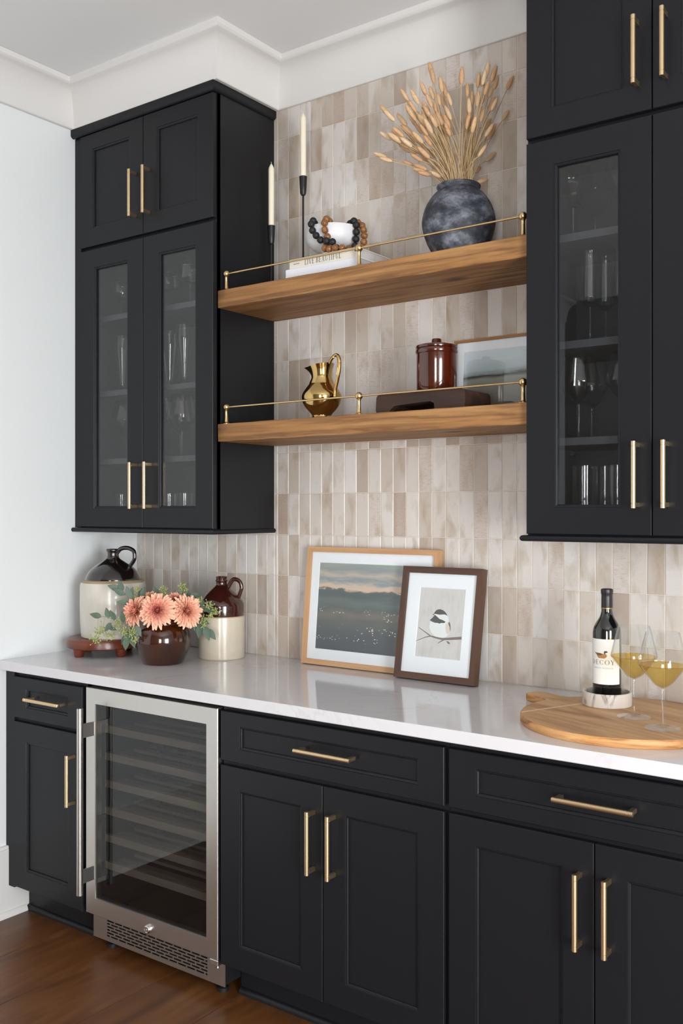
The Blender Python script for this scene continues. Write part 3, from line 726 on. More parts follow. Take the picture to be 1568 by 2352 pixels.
bc = BOWL
def fr(dx, dz, d):       # bowl frame: right, up, towards the viewer
    return (bc[0] + dx * .8077 + d * .5895, bc[1] + dx * .5895 - d * .8077, BZ + dz)
rimz = .111 + .012
Bk = [fr(-.052, .1, -.02), fr(-.058, .112, .0), fr(-.062, .119, .022), fr(-.066, rimz, .045), fr(-.0705, rimz - .004, .066), fr(-.0745, .111, .078), fr(-.0745, .09, .087), fr(-.067, .07, .1), fr(-.051, .05, .117), fr(-.0325, .035, .131), fr(-.0125, .0235, .134), fr(.007, .0135, .126), fr(.022, .0125, .107),
      fr(.042, .0125, .08), fr(.063, .014, .073), fr(.071, .033, .072), fr(.074, .055, .074), fr(.073, .077, .075), fr(.07, .1, .072), fr(.066, .118, .062), fr(.056, rimz - .001, .042), fr(.047, rimz - .003, .022), fr(.04, .112, .0), fr(.035, .1, -.02)]
Wd = [fr(-.006, .11, .05), fr(-.014, rimz, .066), fr(-.024, rimz + .002, .088), fr(-.031, .107, .1065), fr(-.031, .083, .1115), fr(-.027, .06, .113), fr(-.03, .037, .113), fr(-.031, .014, .121), fr(-.02, .0125, .141), fr(.003, .0125, .147), fr(.026, .0125, .142), fr(.049, .0125, .133), fr(.072, .0125, .123), fr(.094, .02, .108), fr(.101, .042, .1), fr(.1045, .065, .093), fr(.1, .088, .083), fr(.091, .11, .068), fr(.079, rimz + .001, .046), fr(.065, rimz - .001, .026), fr(.056, .11, .006)]
bowl_tree = BVHTree.FromPolygons([tuple(p + Vector((*BOWL, BZ))) for p in MB().lathe(prof, 48).v], MB().lathe(prof, 48).f)
def settle_beads(strings, r=.0126, rounds=500):
    """lay the strings so that no bead runs through the bowl, the books or another bead"""
    S = [[Vector(p) for p in q] for q in strings]; rest = [[(q[i + 1] - q[i]).length for i in range(len(q) - 1)] for q in S]
    rest = [[min(max(l, .0232), .026) for l in q] for q in rest]
    for it in range(rounds):
        for q, rl in zip(S, rest):
            for i, l in enumerate(rl):
                d = q[i + 1] - q[i]; c = d * ((d.length - l) / d.length * .5); q[i] += c; q[i + 1] -= c
        A = [(k, i) for k, q in enumerate(S) for i in range(len(q))]
        for x in range(len(A)):
            for y in range(x + 1, len(A)):
                (k, i), (m_, j) = A[x], A[y]
                if k == m_ and abs(i - j) < 2: continue
                d = S[m_][j] - S[k][i]
                if d.length < 2.02 * r: c = d.normalized() * ((2.02 * r - d.length) * .5); S[m_][j] += c; S[k][i] -= c
        for q in S:
            for p in q:
                co, nrm, idx, dist = bowl_tree.find_nearest(p)
                d = p - co; sd_ = d.length if d.dot(nrm) >= 0 else -d.length
                if sd_ < r * 1.01: p += nrm * (r * 1.01 - sd_)
                p.z = max(p.z, BZ + r); p.y = max(p.y, -.2625)
    return S
Bk, Wd = settle_beads([Bk, Wd])
beads('string of matte black round beads over the marble bowl', 'bead_black', Bk)
beads('string of carved brown wooden beads over the marble bowl', 'bead_wood', Wd)
# ---- vase with dried bunny tail grass
m = M('weathered_charcoal_clay'); f = m.noise(m.coord(scale=(1, 1, 1.5)), 13, 9, .68, .15)
m.color(m.ramp(f, [(.36, rgb(26, 28, 34)), (.47, rgb(50, 53, 62)), (.56, rgb(92, 95, 105)), (.68, rgb(140, 143, 152))])); m.set(Roughness=.62); m.bump(f, .25, .003); MAT['clay'] = m.m
VC = (1.66, -.163, SA)
vp = smooth_prof([(.066, 0), (.074, .012), (.098, .055), (.114, .105), (.113, .14), (.1, .178), (.079, .207), (.066, .218), (.0635, .224)], 4)
solid('clay_vase', MB().lathe([(0, 0)] + vp + [(.068, .229), (.0695, .233), (.067, .2365), (.062, .236), (.057, .226), (.058, .216), (.09, .18), (.1, .13), (.085, .05), (0, .03)], 56), 'clay', 'round charcoal clay vase holding dried grasses', 'vase', VC, angle=60)
m = M('dried_grass_head'); f = m.noise(m.coord('Object'), 60, 3); oi = m.n('ShaderNodeObjectInfo')
m.color(m.mix(m.math('MULTIPLY', f, .5), m.ramp(oi.outputs['Random'], [(0, rgb(214, 182, 144)), (.45, rgb(204, 164, 122)), (.75, rgb(192, 142, 98)), (1, rgb(222, 200, 168))]), rgb(220, 192, 154))); m.set(Roughness=.9); MAT['tail'] = m.m
MAT['straw'] = m_wood('straw_stem', rgb(206, 180, 142), rgb(188, 160, 120), rgb(150, 122, 84), 2, .7, 30, 0, .4)
def tail_mesh(seed):
    rnd = random.Random(seed); mb = MB(); L = .048
    pr = [(.0012, 0), (.0048, .003), (.007, .012), (.0073, .022), (.0063, .034), (.004, .043), (0, L)]
    mb.lathe(pr, 9)
    for i in range(260):
        u = rnd.uniform(.03, .97); a = rnd.uniform(0, 2 * PI); z = u * L
        r = .0073 * math.sin(PI * min(max(u * .92 + .08, 0), 1)) ** .6; d = Vector((math.cos(a), math.sin(a), 1.1)).normalized()
        p = Vector((r * .9 * math.cos(a), r * .9 * math.sin(a), z)); s_ = Vector((-math.sin(a), math.cos(a), 0)) * .0004; q = p + d * rnd.uniform(.004, .0075)
        mb.add([p - s_, p + s_, q], [(0, 1, 2)])
    return mesh_of(mb, 'seed_head', 'tail', 80)
TM = [tail_mesh(k) for k in range(4)]
HEADS = [(-78, 394), (-85, 339), (-214, 260), (-212, 212), (-221, 166), (-235, 131), (-223, 89), (-164, 272), (-145, 288), (-132, 250), (-139, 209), (-149, 216), (-111, 188), (-90, 236), (-84, 271), (-92, 257), (-56, 319), (-39, 281), (-56, 226), (-70, 178), (-56, 188), (-80, 154), (-18, 188), (-18, 229), (-46, 236), (-18, 150), (1, 303), (38, 312), (45, 281), (68, 298), (80, 315), (95, 336), (99, 302), (37, 243), (26, 216), (88, 257), (85, 229), (80, 181), (150, 343), (138, 243), (87, 140), (-183, 161), (-166, 133), (-180, 140), (-128, 137), (-114, 126), (-156, 119), (-121, 92), (-90, 116), (-84, 89), (-108, 66), (-118, 44), (-111, 27), (-77, 27), (-73, 133), (-101, 181), (-90, 195), (-132, 164), (69, 37), (35, 85), (9, 171), (20, 154), (61, 339), (-101, 284)]
rnd = random.Random(21)
EX = [(-150, 180), (-120, 230), (-60, 210), (-35, 175), (55, 260), (70, 215), (100, 270), (-100, 150), (-140, 110), (60, 110), (-160, 240), (-25, 260), (72, 330), (-110, 120), (-175, 190), (-125, 170), (-70, 240), (-48, 200), (-95, 215), (-118, 250), (-30, 220), (-62, 150), (-150, 150), (90, 200), (62, 240), (75, 275), (50, 190), (95, 225), (105, 320), (85, 345), (-40, 320), (-72, 300), (30, 260), (-130, 205), (-20, 205), (-88, 175), (-105, 265), (70, 160), (-65, 265)]
VR = Vector((.8077, .5895, 0)); VT = Vector((.5895, -.8077, 0))
# every stem gets its own place in the mouth of the vase, then the bunch is loosened until no stem or head runs through another
plan = []
for i, (dx, dz) in enumerate(HEADS + EX):
    dx, dz = dx / 1000, dz / 1000; d = rnd.uniform(-.08, .08) * (1 - .4 * abs(dx) / .2)
    d = max(d, -(.15 + dx * .59) / .81 + .03) if dx > .05 else d
    if dz < .1: d = abs(d) * .7
    k = 1 - d / 2.98                                     # keep the spread of the bunch at its own depth
    plan.append((Vector((0, 0, .237)) + VR * dx * k + VT * d + Vector((0, 0, dz * k + d * .27)), rnd.uniform(.85, 1.12)))
for i in range(46):
    plan.append((Vector((0, 0, .237 + rnd.uniform(.1, .24))) + VR * rnd.uniform(-.11, .075) + VT * rnd.uniform(-.05, .06), 0))
NS = len(plan); slots = [Vector((.046 * math.sqrt((i + .5) / NS) * math.cos(i * 2.39996), .046 * math.sqrt((i + .5) / NS) * math.sin(i * 2.39996), 0)) for i in range(NS)]
def lean(h): return Vector((h.x, h.y, 0)) * (.046 / (.10 + .35 * max(h.z - .237, 0) + .3 * math.hypot(h.x, h.y)))
mouth = [None] * NS
for i in sorted(range(NS), key=lambda i: -lean(plan[i][0]).length):
    k = min(range(len(slots)), key=lambda k: (slots[k] - lean(plan[i][0])).length); mouth[i] = slots.pop(k)
KS, KH = 10, 3                                          # points along a stalk, points along a head
Xp, Rp = [], []
for i, (h, sc_) in enumerate(plan):
    foot = mouth[i] + Vector((0, 0, .24)); low = mouth[i] * .62 + Vector((0, 0, .1)); v_ = (h - foot).normalized()
    base = h - v_ * .024 * sc_ if sc_ else h
    if h.z < .30: foot.z = .246
    stalk = [low, foot] + [foot.lerp(base, t_) + Vector((0, 0, .012 * math.sin(PI * t_))) for t_ in [(j + 1) / (KS - 2) for j in range(KS - 2)]]
    head = [base + v_ * .048 * sc_ * (j + 1) / KH for j in range(KH)] if sc_ else [base + v_ * .0004 * (j + 1) for j in range(KH)]
    Xp.append([tuple(p) for p in stalk + head]); Rp.append([.0014] * (KS - 1) + [.0085 * sc_ if sc_ else .0014] * KH)   # radius of each segment
Xp = np.array(Xp); X0 = Xp.copy(); Rp = np.array(Rp); KP = KS + KH; SEG = KP - 1
sid = np.repeat(np.arange(NS), SEG); kid = np.tile(np.arange(SEG), NS); rr_ = Rp.reshape(-1)
for it in range(420):
    A_ = Xp[:, :-1].reshape(-1, 3); B_ = Xp[:, 1:].reshape(-1, 3)
    if it % 8 == 0:
        mid_ = (A_ + B_) / 2; hl = np.linalg.norm(B_ - A_, axis=1) / 2; m32 = mid_.astype(np.float32); sq = (m32 ** 2).sum(1)
        D2 = sq[:, None] + sq[None] - 2 * m32 @ m32.T; lim = (hl + rr_)[:, None] + (hl + rr_)[None] + .008
        pi_, pj_ = np.nonzero((D2 < lim ** 2) & (sid[:, None] < sid[None]))
    p1, d1, p2, d2 = A_[pi_], (B_ - A_)[pi_], A_[pj_], (B_ - A_)[pj_]; w0 = p1 - p2
    a_, b_, c_, d_, e_ = (d1 * d1).sum(1), (d1 * d2).sum(1), (d2 * d2).sum(1), (d1 * w0).sum(1), (d2 * w0).sum(1); den = a_ * c_ - b_ * b_ + 1e-12
    s1 = np.clip((b_ * e_ - c_ * d_) / den, 0, 1); t1 = np.clip((b_ * s1 + e_) / (c_ + 1e-12), 0, 1); s1 = np.clip((b_ * t1 - d_) / (a_ + 1e-12), 0, 1)
    gap = p1 + d1 * s1[:, None] - p2 - d2 * t1[:, None]; L_ = np.linalg.norm(gap, axis=1); need = rr_[pi_] + rr_[pj_] + .0008; hit = L_ < need
    if not hit.any() and it > 20: break
    g_ = gap[hit]; l_ = L_[hit]; nrm_ = np.where(l_[:, None] > 1e-6, g_ / np.maximum(l_, 1e-6)[:, None], np.array(VT)[None]); push = nrm_ * ((need[hit] - l_) * .5)[:, None]
    M_ = np.zeros_like(Xp); i_, j_ = pi_[hit], pj_[hit]; sh_, th_ = s1[hit][:, None], t1[hit][:, None]
    np.add.at(M_, (sid[i_], kid[i_]), push * (1 - sh_)); np.add.at(M_, (sid[i_], kid[i_] + 1), push * sh_); np.add.at(M_, (sid[j_], kid[j_]), -push * (1 - th_)); np.add.at(M_, (sid[j_], kid[j_] + 1), -push * th_)
    mg = np.linalg.norm(M_, axis=2, keepdims=True); M_ *= np.minimum(1, .006 / np.maximum(mg, 1e-9)); Xp += M_
    dsp = Xp - X0; lap = dsp.copy(); lap[:, 1:-1] = (dsp[:, :-2] + dsp[:, 2:]) / 2; Xp = X0 + dsp + (.22 if it < 250 else .06) * (lap - dsp) # keep the stalks smooth
    dsp = Xp - X0; dsp[..., 2] = np.maximum(dsp[..., 2], -.006); mg = np.linalg.norm(dsp, axis=2, keepdims=True); Xp = X0 + dsp * np.minimum(1, .03 / np.maximum(mg, 1e-9))   # and every head near its own place
    hv = Xp[:, KS] - Xp[:, KS - 2]; hv /= np.linalg.norm(hv, axis=1, keepdims=True)
    for j in range(KH): Xp[:, KS + j] = Xp[:, KS - 1] + hv * np.array([.048 * sc_ / KH if sc_ else .0004 for h, sc_ in plan])[:, None] * (j + 1)   # heads stay straight
    rad = np.linalg.norm(Xp[:, :2, :2], axis=2); cap_ = np.array([.05, .05]); Xp[:, :2, :2] *= np.minimum(1, cap_ / np.maximum(rad, 1e-6))[..., None]
    rad = np.linalg.norm(Xp[:, 2:, :2], axis=2); zc_ = Xp[:, 2:, 2]; zc_[(rad > .045) & (rad < .10)] = np.maximum(zc_[(rad > .045) & (rad < .10)], .2465)
    lim_y = -.03 - VC[1]; Xp[:, :, 1] = np.minimum(Xp[:, :, 1], lim_y)
for i, (h, sc_) in enumerate(plan):
    P_ = [Vector(p) for p in Xp[i]]; st_ = P_[:KS]
    if sc_:
        t = thing('bunny_tail_stem', 'dried tan bunny tail flower head on a thin stalk in the charcoal vase', 'dried flower', VC, 0, 'dried bunny tails in the vase')
        part('stem', MB().tube(st_, .00125, 5), 'straw', t)
        q = (P_[KS] - P_[KS - 1]).to_track_quat('Z', 'Y').to_matrix().to_4x4()
        child_copy(TM[i % 4], 'seed_head', t, Matrix.Translation(st_[-1]) @ q @ Matrix.Rotation(rnd.uniform(0, 6), 4, 'Z') @ Matrix.Scale(sc_, 4))
    else:
        solid('dried_stalk', MB().tube(st_, [.0014] * (KS - 1) + [.0006], 5), 'straw', 'bare straw-coloured stalk without a seed head in the charcoal vase', 'dried stalk', VC, 'bare stalks in the vase')

# ================================================================== lower floating shelf
SB = SHZ[1] + .0622
PC = Vector((1.165, -.222, SB)); pt = thing('brass_pitcher', 'polished brass pitcher with a curved handle and pouring lip', 'pitcher', PC)
pp = smooth_prof([(.034, 0), (.0355, .004), (.032, .012), (.036, .02), (.058, .045), (.0675, .07), (.066, .088), (.052, .11), (.039, .128), (.0345, .146), (.037, .166), (.043, .184)], 4)
body = MB().lathe([(0, 0)] + pp + [(.0415, .1845), (.036, .17), (.033, .146), (.05, .105), (.064, .075), (0, .02)], 48)
sd = Vector((-.95, -.05, 0)).normalized()
for p in body.v:                                    # pull the lip out into a spout
    if p.z > .13 and (p.x or p.y):
        k = max(0, Vector((p.x, p.y, 0)).normalized().dot(sd)) ** 6 * ((p.z - .13) / .055) ** 2
        p += sd * .03 * k + Vector((0, 0, .003 * k)); 
        e = 1 - max(0, Vector((p.x, p.y, 0)).normalized().dot(sd)) ; p.z += .006 * ((p.z - .13) / .055) ** 2 * (math.cos(math.atan2(p.y, p.x) - math.atan2(-sd.y, -sd.x)))
part('body', body, 'polish', pt, angle=60)
hd = Vector((.97, -.23, 0)).normalized()
hp = [hd * .041 + Vector((0, 0, .186)), hd * .052 + Vector((0, 0, .2)), hd * .072 + Vector((0, 0, .211)), hd * .086 + Vector((0, 0, .205)), hd * .093 + Vector((0, 0, .186)), hd * .09 + Vector((0, 0, .155)), hd * .08 + Vector((0, 0, .12)), hd * .071 + Vector((0, 0, .092)), hd * .07 + Vector((0, 0, .072))]
sp = spline(hp, 5); part('handle', MB().tube(sp, [.0045 + .0018 * math.sin(PI * i / len(sp)) for i in range(len(sp))], 10), 'polish', pt)
# dark wooden riser block with an open slot underneath
MAT['umber'] = m_wood('weathered_dark_wood', rgb(96, 62, 44), rgb(66, 41, 29), rgb(30, 19, 14), 0, .65, 20, .5, .7, 'Object', 1.0)
rz = MB(); rnd = random.Random(2)
outl = [(.003, 0), (-.001, .012), (.001, .05), (.004, .057), (.011, .0605), (.12, .0595), (.2, .0605), (.309, .0605), (.317, .057), (.321, .05), (.322, .02), (.319, 0), (.216, 0), (.214, .022), (.2, .029), (.13, .026), (.07, .022), (.055, .012), (.05, 0)]
rz.prism(outl, 0, .165)
solid('riser_block', rz, 'umber', 'dark weathered wooden block with a slot, under the lidded crock', 'riser', (1.421, -.272, SB))
MAT['brownglaze'] = m_glaze('chestnut_glaze', rgb(82, 29, 12), rgb(48, 16, 8), 10, .05, (6, 6, .6), .8)
ck = thing('lidded_crock', 'glossy brown lidded crock standing on the dark wooden block', 'crock', (1.592, -.183, SB + .0607))
part('body', MB().lathe([(0, 0), (.061, 0), (.0635, .004), (.064, .125), (.0665, .128), (.0675, .135), (.066, .141), (.064, .143), (.06, .143), (.058, .13), (.058, .01), (0, .01)], 48), 'brownglaze', ck)
part('lid', MB().lathe([(0, .1435), (.0655, .1435), (.0668, .147), (.066, .151), (.062, .1535), (.03, .1555), (.019, .157), (.0165, .16), (.0155, .172), (.0135, .1745), (.009, .1745), (.007, .1715), (.004, .171), (.0015, .1745), (0, .1745)], 48), 'brownglaze', ck)
# ---- pictures
def grad_print(name, build): m = M(name); build(m); m.set(Roughness=.55); return m.m
def gen_uv(m):
    tc = m.n('ShaderNodeTexCoord'); sp_ = m.n('ShaderNodeSeparateXYZ'); m.l(tc.outputs['Generated'], sp_.inputs[0]); return tc.outputs['Generated'], sp_.outputs['X'], sp_.outputs['Z']
def coastal(m):
    g, u, v = gen_uv(m); mp = m.n('ShaderNodeMapping'); mp.inputs['Scale'].default_value = (2.2, 1, 6); m.l(g, mp.inputs[0]); n = m.noise(mp.outputs[0], 1.6, 5, .6, .4)
    w_ = m.math('ADD', m.math('SUBTRACT', v, m.math('MULTIPLY', u, .06)), m.math('MULTIPLY', m.math('SUBTRACT', n, .5), .14))
    m.color(m.ramp(w_, [(0, rgb(112, 102, 92)), (.18, rgb(132, 124, 112)), (.3, rgb(140, 136, 124)), (.47, rgb(158, 158, 146)), (.53, rgb(64, 60, 58)), (.565, rgb(150, 162, 160)), (.63, rgb(196, 208, 212)), (.78, rgb(214, 222, 228)), (1, rgb(214, 220, 228))]))
def meadow(m):
    g, u, v = gen_uv(m); mp = m.n('ShaderNodeMapping'); mp.inputs['Scale'].default_value = (2.6, 1, 7); m.l(g, mp.inputs[0]); n = m.noise(mp.outputs[0], 1.3, 5, .6, .5)
    w_ = m.math('ADD', v, m.math('MULTIPLY', m.math('SUBTRACT', n, .5), .22))
    c = m.ramp(w_, [(0, rgb(56, 60, 66)), (.2, rgb(66, 72, 76)), (.34, rgb(84, 86, 82)), (.42, rgb(110, 102, 92)), (.47, rgb(78, 86, 82)), (.55, rgb(92, 104, 98)), (.645, rgb(66, 80, 80)), (.675, rgb(84, 92, 92)), (.695, rgb(222, 186, 160)), (.74, rgb(206, 184, 166)), (.79, rgb(136, 146, 150)), (.85, rgb(196, 178, 160)), (.92, rgb(140, 148, 150)), (1, rgb(158, 160, 150))])
    vo = m.n('ShaderNodeTexVoronoi'); mp2 = m.n('ShaderNodeMapping'); mp2.inputs['Scale'].default_value = (46, 1, 46); m.l(g, mp2.inputs[0]); m.l(mp2.outputs[0], vo.inputs['Vector']); vo.inputs['Scale'].default_value = 1.0
    dots = m.math('LESS_THAN', vo.outputs['Distance'], .27); mp3 = m.n('ShaderNodeMapping'); mp3.inputs['Scale'].default_value = (4.5, 1, 6); mp3.inputs['Location'].default_value = (.6, 0, .9); m.l(g, mp3.inputs[0])
    patch = m.ramp(m.noise(mp3.outputs[0], 1.5, 1), [(.56, BW), (.6, WH)]); band = m.ramp(v, [(.1, BW), (.16, WH), (.42, WH), (.5, BW)])
    m.color(m.mix(m.math('MULTIPLY', m.math('MULTIPLY', dots, patch), band), c, rgb(222, 212, 204)))
def linen(m):
    g, u, v = gen_uv(m); mp = m.n('ShaderNodeMapping'); mp.inputs['Scale'].default_value = (3, 1, 1.4); m.l(g, mp.inputs[0]); n = m.noise(mp.outputs[0], 3, 6, .65, .3)
    m.color(m.ramp(n, [(.3, rgb(218, 213, 210)), (.55, rgb(211, 205, 201)), (.72, rgb(200, 191, 187)), (.85, rgb(214, 200, 194))]))
MAT.update(p_coast=grad_print('watercolour_print', coastal), p_meadow=grad_print('meadow_painting', meadow), p_linen=grad_print('bird_print_ground', linen), matboard=plain('white_mat_board', rgb(248, 248, 252), .8),
           lightoak=m_wood('light_oak_frame', rgb(208, 168, 126), rgb(196, 152, 110), rgb(168, 124, 84), 0, .45, 60, 0, .4), lightoakv=m_wood('light_oak_frame_upright', rgb(208, 168, 126), rgb(196, 152, 110), rgb(168, 124, 84), 2, .45, 60, 0, .4),
           walnut=m_wood('walnut_frame', rgb(98, 66, 48), rgb(82, 54, 40), rgb(58, 38, 28), 0, .4, 60, 0, .4), walnutv=m_wood('walnut_frame_upright', rgb(98, 66, 48), rgb(82, 54, 40), rgb(58, 38, 28), 2, .4, 60, 0, .4),
           goldwood=m_wood('gilt_wood_frame', rgb(178, 126, 66), rgb(160, 108, 52), rgb(128, 82, 36), 0, .4, 50, 0, .3))
def picture(label, x, ypivot, z, wd, ht, fw, dp, lean, mh, mv, mat_w, prt, rotz=0):
    """a frame leaning back; the pivot is its lower back edge"""
    t = thing('picture_frame', label, 'picture', (x, ypivot, z), rotz); t.rotation_euler = (-math.radians(lean), 0, rotz)
    e = .0015
    def rail(p, q, mat):            # mitred stick between two outer corners p,q (x,z) with inner corners r,s
        (a, b), (c, d) = p[0], p[1]; (g, h), (i, j) = q[0], q[1]
        vs_ = [(a, -dp, b), (c, -dp, d), (i, -dp, j), (g, -dp, h), (a, 0, b), (c, 0, d), (i, 0, j), (g, 0, h)]
        part('rail', MB().convex(vs_, [(0, 1, 2, 3), (4, 5, 6, 7), (0, 1, 5, 4), (1, 2, 6, 5), (2, 3, 7, 6), (3, 0, 4, 7)]), mat, t)
    h2 = wd / 2; O = [(-h2, 0), (h2, 0), (h2, ht), (-h2, ht)]; I = [(-h2 + fw, fw), (h2 - fw, fw), (h2 - fw, ht - fw), (-h2 + fw, ht - fw)]
    for k in range(4):
        k2 = (k + 1) % 4; rail((O[k], O[k2]), (I[k], I[k2]), mh if k % 2 == 0 else mv)
    part('backing', MB().box(-h2 + fw * .6, h2 - fw * .6, -.006, -.001, fw * .6, ht - fw * .6), 'dark', t)
    yb = -dp + .009
    ml, mr, mb_, mt = mat_w; a0, a1, b0, b1 = -h2 + fw + ml, h2 - fw - mr, fw + mb_, ht - fw - mt
    L = [[(-h2 + fw * .8, yb, fw * .8), (h2 - fw * .8, yb, fw * .8), (h2 - fw * .8, yb, ht - fw * .8), (-h2 + fw * .8, yb, ht - fw * .8)], [(a0, yb, b0), (a1, yb, b0), (a1, yb, b1), (a0, yb, b1)], [(a0 + e, yb + e, b0 + e), (a1 - e, yb + e, b0 + e), (a1 - e, yb + e, b1 - e), (a0 + e, yb + e, b1 - e)]]
    part('mat', MB().add([p for l in L for p in l], [(i * 4 + k, i * 4 + (k + 1) % 4, (i + 1) * 4 + (k + 1) % 4, (i + 1) * 4 + k) for i in range(2) for k in range(4)]), 'matboard', t)
    p = part('print', MB().box(a0 - .003, a1 + .003, yb + .0016, yb + .0026, b0 - .003, b1 + .003), prt, t)
    part('glazing', MB().box(-h2 + fw * .8, h2 - fw * .8, yb - .0035, yb - .0015, fw * .8, ht - fw * .8), 'pane', t)
    return t, p, (a0, a1, b0, b1, yb + .0014)
picture('gilt framed coastal watercolour leaning behind the crock', 1.757, -.012, SB, .386, .253, .008, .02, 2.5, 'goldwood', 'goldwood', (.022, .022, .017, .03), 'p_coast')
picture('light oak framed landscape painting of a meadow under clouds', 1.2345, -.0445, .9142, .556, .424, .0185, .03, 5.6, 'lightoak', 'lightoakv', (.034, .034, .037, .037), 'p_meadow')
t, pr, (a0, a1, b0, b1, yb) = picture('dark walnut framed print of a small black-capped bird on a branch', 1.546, -.1015, .9142, .302, .371, .0215, .03, 9.8, 'walnut', 'walnutv', (.047, .041, .052, .046), 'p_linen')
MAT.update(b_black=plain('bird_black', rgb(62, 59, 58), .7), b_white=plain('bird_white', rgb(236, 236, 236), .7), b_buff=plain('bird_buff', rgb(224, 208, 190), .7), b_grey=plain('bird_grey', rgb(110, 98, 96), .7), b_branch=plain('branch_brown', rgb(120, 104, 96), .7))
BIRD = [('belly', 'b_white', [(.283, .514), (.391, .499), (.488, .497), (.592, .505), (.659, .527), (.709, .467), (.732, .411), (.715, .354), (.653, .311), (.533, .293), (.407, .31), (.318, .363), (.27, .434)]),
        ('flank', 'b_buff', [(.636, .506), (.673, .497), (.723, .437), (.723, .385), (.691, .343), (.651, .373), (.629, .444)]), ('wing', 'b_grey', [(.675, .507), (.707, .529), (.732, .488), (.742, .427), (.732, .386), (.721, .447)]),
        ('cheek', 'b_white', [(.365, .622), (.387, .625), (.44, .621), (.484, .619), (.571, .627), (.615, .623), (.658, .604), (.682, .569), (.685, .528), (.632, .526), (.559, .545), (.486, .558), (.428, .587)]),
        ('bib', 'b_black', [(.356, .595), (.376, .611), (.428, .587), (.486, .558), (.559, .545), (.615, .526), (.592, .505), (.531, .505), (.489, .491), (.452, .501), (.391, .499), (.318, .515), (.271, .531), (.326, .569)]),
        ('cap', 'b_black', [(.351, .626), (.361, .647), (.395, .676), (.436, .693), (.488, .696), (.552, .683), (.6, .659), (.632, .632), (.649, .609), (.615, .623), (.571, .627), (.484, .619), (.44, .621), (.387, .625)]),
        ('beak', 'b_black', [(.313, .615), (.351, .624), (.362, .614), (.345, .608)]), ('tail', 'b_grey', [(.666, .261), (.734, .247), (.761, .217), (.712, .221)])]
def ribbon(pts, w0, w1):
    L, R_ = [], []
    for i, p in enumerate(pts):
        q = Vector(pts[min(i + 1, len(pts) - 1)]) - Vector(pts[max(i - 1, 0)]); q.normalize(); n_ = Vector((-q.y, q.x)) * (w0 + (w1 - w0) * i / (len(pts) - 1)); L.append((p[0] + n_.x, p[1] + n_.y)); R_.append((p[0] - n_.x, p[1] - n_.y))
    return L + R_[::-1]
BIRD += [('branch', 'b_branch', ribbon([(.995, .317), (.761, .294), (.588, .279), (.445, .29), (.319, .307), (.224, .345), (.036, .417)], .02, .004)), ('twig', 'b_branch', ribbon([(.319, .307), (.2, .283), (.004, .221)], .008, .003)), ('twig', 'b_branch', ribbon([(.64, .28), (.558, .247), (.494, .215)], .009, .004))]
for i, (nm, mt, pl) in enumerate(BIRD):
    pl2 = [(a0 + (a1 - a0) * u, b0 + (b1 - b0) * v) for u, v in pl]
    part('painted_' + nm, MB().prism(pl2, yb - .00004 * i - .00006, yb + .0004), mt, pr)

# ================================================================== things on the countertop
CT = .9142
MAT.update(mahogany=m_wood('mahogany', rgb(122, 62, 38), rgb(104, 48, 28), rgb(74, 32, 18), 0, .3, 30, 0, .4), cream_stone=m_stoneware('cream_stoneware', rgb(212, 207, 198), rgb(196, 188, 176), rgb(150, 128, 100)),
           tan_stone=m_stoneware('tan_stoneware', rgb(212, 202, 184), rgb(200, 188, 168), rgb(170, 150, 122)), blackglaze=m_glaze('black_brown_glaze', rgb(18, 13, 12), rgb(26, 18, 16), 8, .05, coat=.9),
           jugglaze=m_glaze('dark_brown_glaze', rgb(62, 24, 16), rgb(42, 15, 11), 9, .05, coat=.9), potglaze=m_glaze('amber_brown_glaze', rgb(26, 9, 3), rgb(80, 33, 8), 9, .05, (1.4, 1.4, .35), .7, .38, .8),
           rimclay=plain('tan_clay_ring', rgb(172, 150, 116), .5))
SD = (.188, -.338); st = thing('wooden_riser', 'round reddish wooden riser on stub legs under the large jug', 'riser', (*SD, CT))
part('top', MB().lathe([(0, .03), (.136, .03), (.141, .034), (.1415, .058), (.139, .064), (.134, .0665), (0, .0665)], 56), 'mahogany', st)
leg_me = mesh_of(MB().lathe([(0, 0), (.0165, 0), (.0175, .002), (.0225, .0302), (0, .0302)], 18), 'leg', 'mahogany')
for a in (-95, -5, 85, 175): child_copy(leg_me, 'leg', st, Matrix.Translation((.112 * math.cos(math.radians(a)), .112 * math.sin(math.radians(a)), 0)))
def jug_handle(r0, z0, r1, z1, out, top, ang, w0, w1):
    d = Vector((math.cos(ang), math.sin(ang), 0)); up = Vector((0, 0, 1))
    pts = [d * (r0 - .006) + up * z0, d * (r0 + .012) + up * (top - .004), d * (r0 + (out - r0) * .55) + up * top, d * (out - .006) + up * (top - .01), d * out + up * (top - .03), d * (out - .004) + up * (z1 + (top - z1) * .35), d * (r1 - .004) + up * (z1 - .002)]
    s_ = spline(pts, 5); return MB().tube(s_, [w0 + (w1 - w0) * i / (len(s_) - 1) for i in range(len(s_))], 12)
j = thing('stoneware_jug', 'large cream stoneware jug with a black domed top', 'jug', (.209, -.31, CT + .0668))
part('body', MB().lathe([(0, 0), (.117, 0), (.121, .004), (.1245, .05), (.1265, .12), (.1255, .2), (.122, .211), (.114, .215), (0, .215)], 56), 'cream_stone', j)
part('shoulder_ring', MB().lathe([(.118, .2135), (.119, .2165), (.113, .2205), (.106, .222), (.1, .222), (.1, .2135)], 56), 'rimclay', j)
part('dome', MB().lathe([(0, .221)] + smooth_prof([(.1065, .2215), (.104, .232), (.09, .256), (.066, .277), (.04, .2935), (.0265, .303), (.0225, .313), (.0225, .327), (.026, .332), (.0265, .338), (.024, .3405)], 4) + [(.018, .339), (.015, .32), (0, .32)], 56), 'blackglaze', j, angle=60)
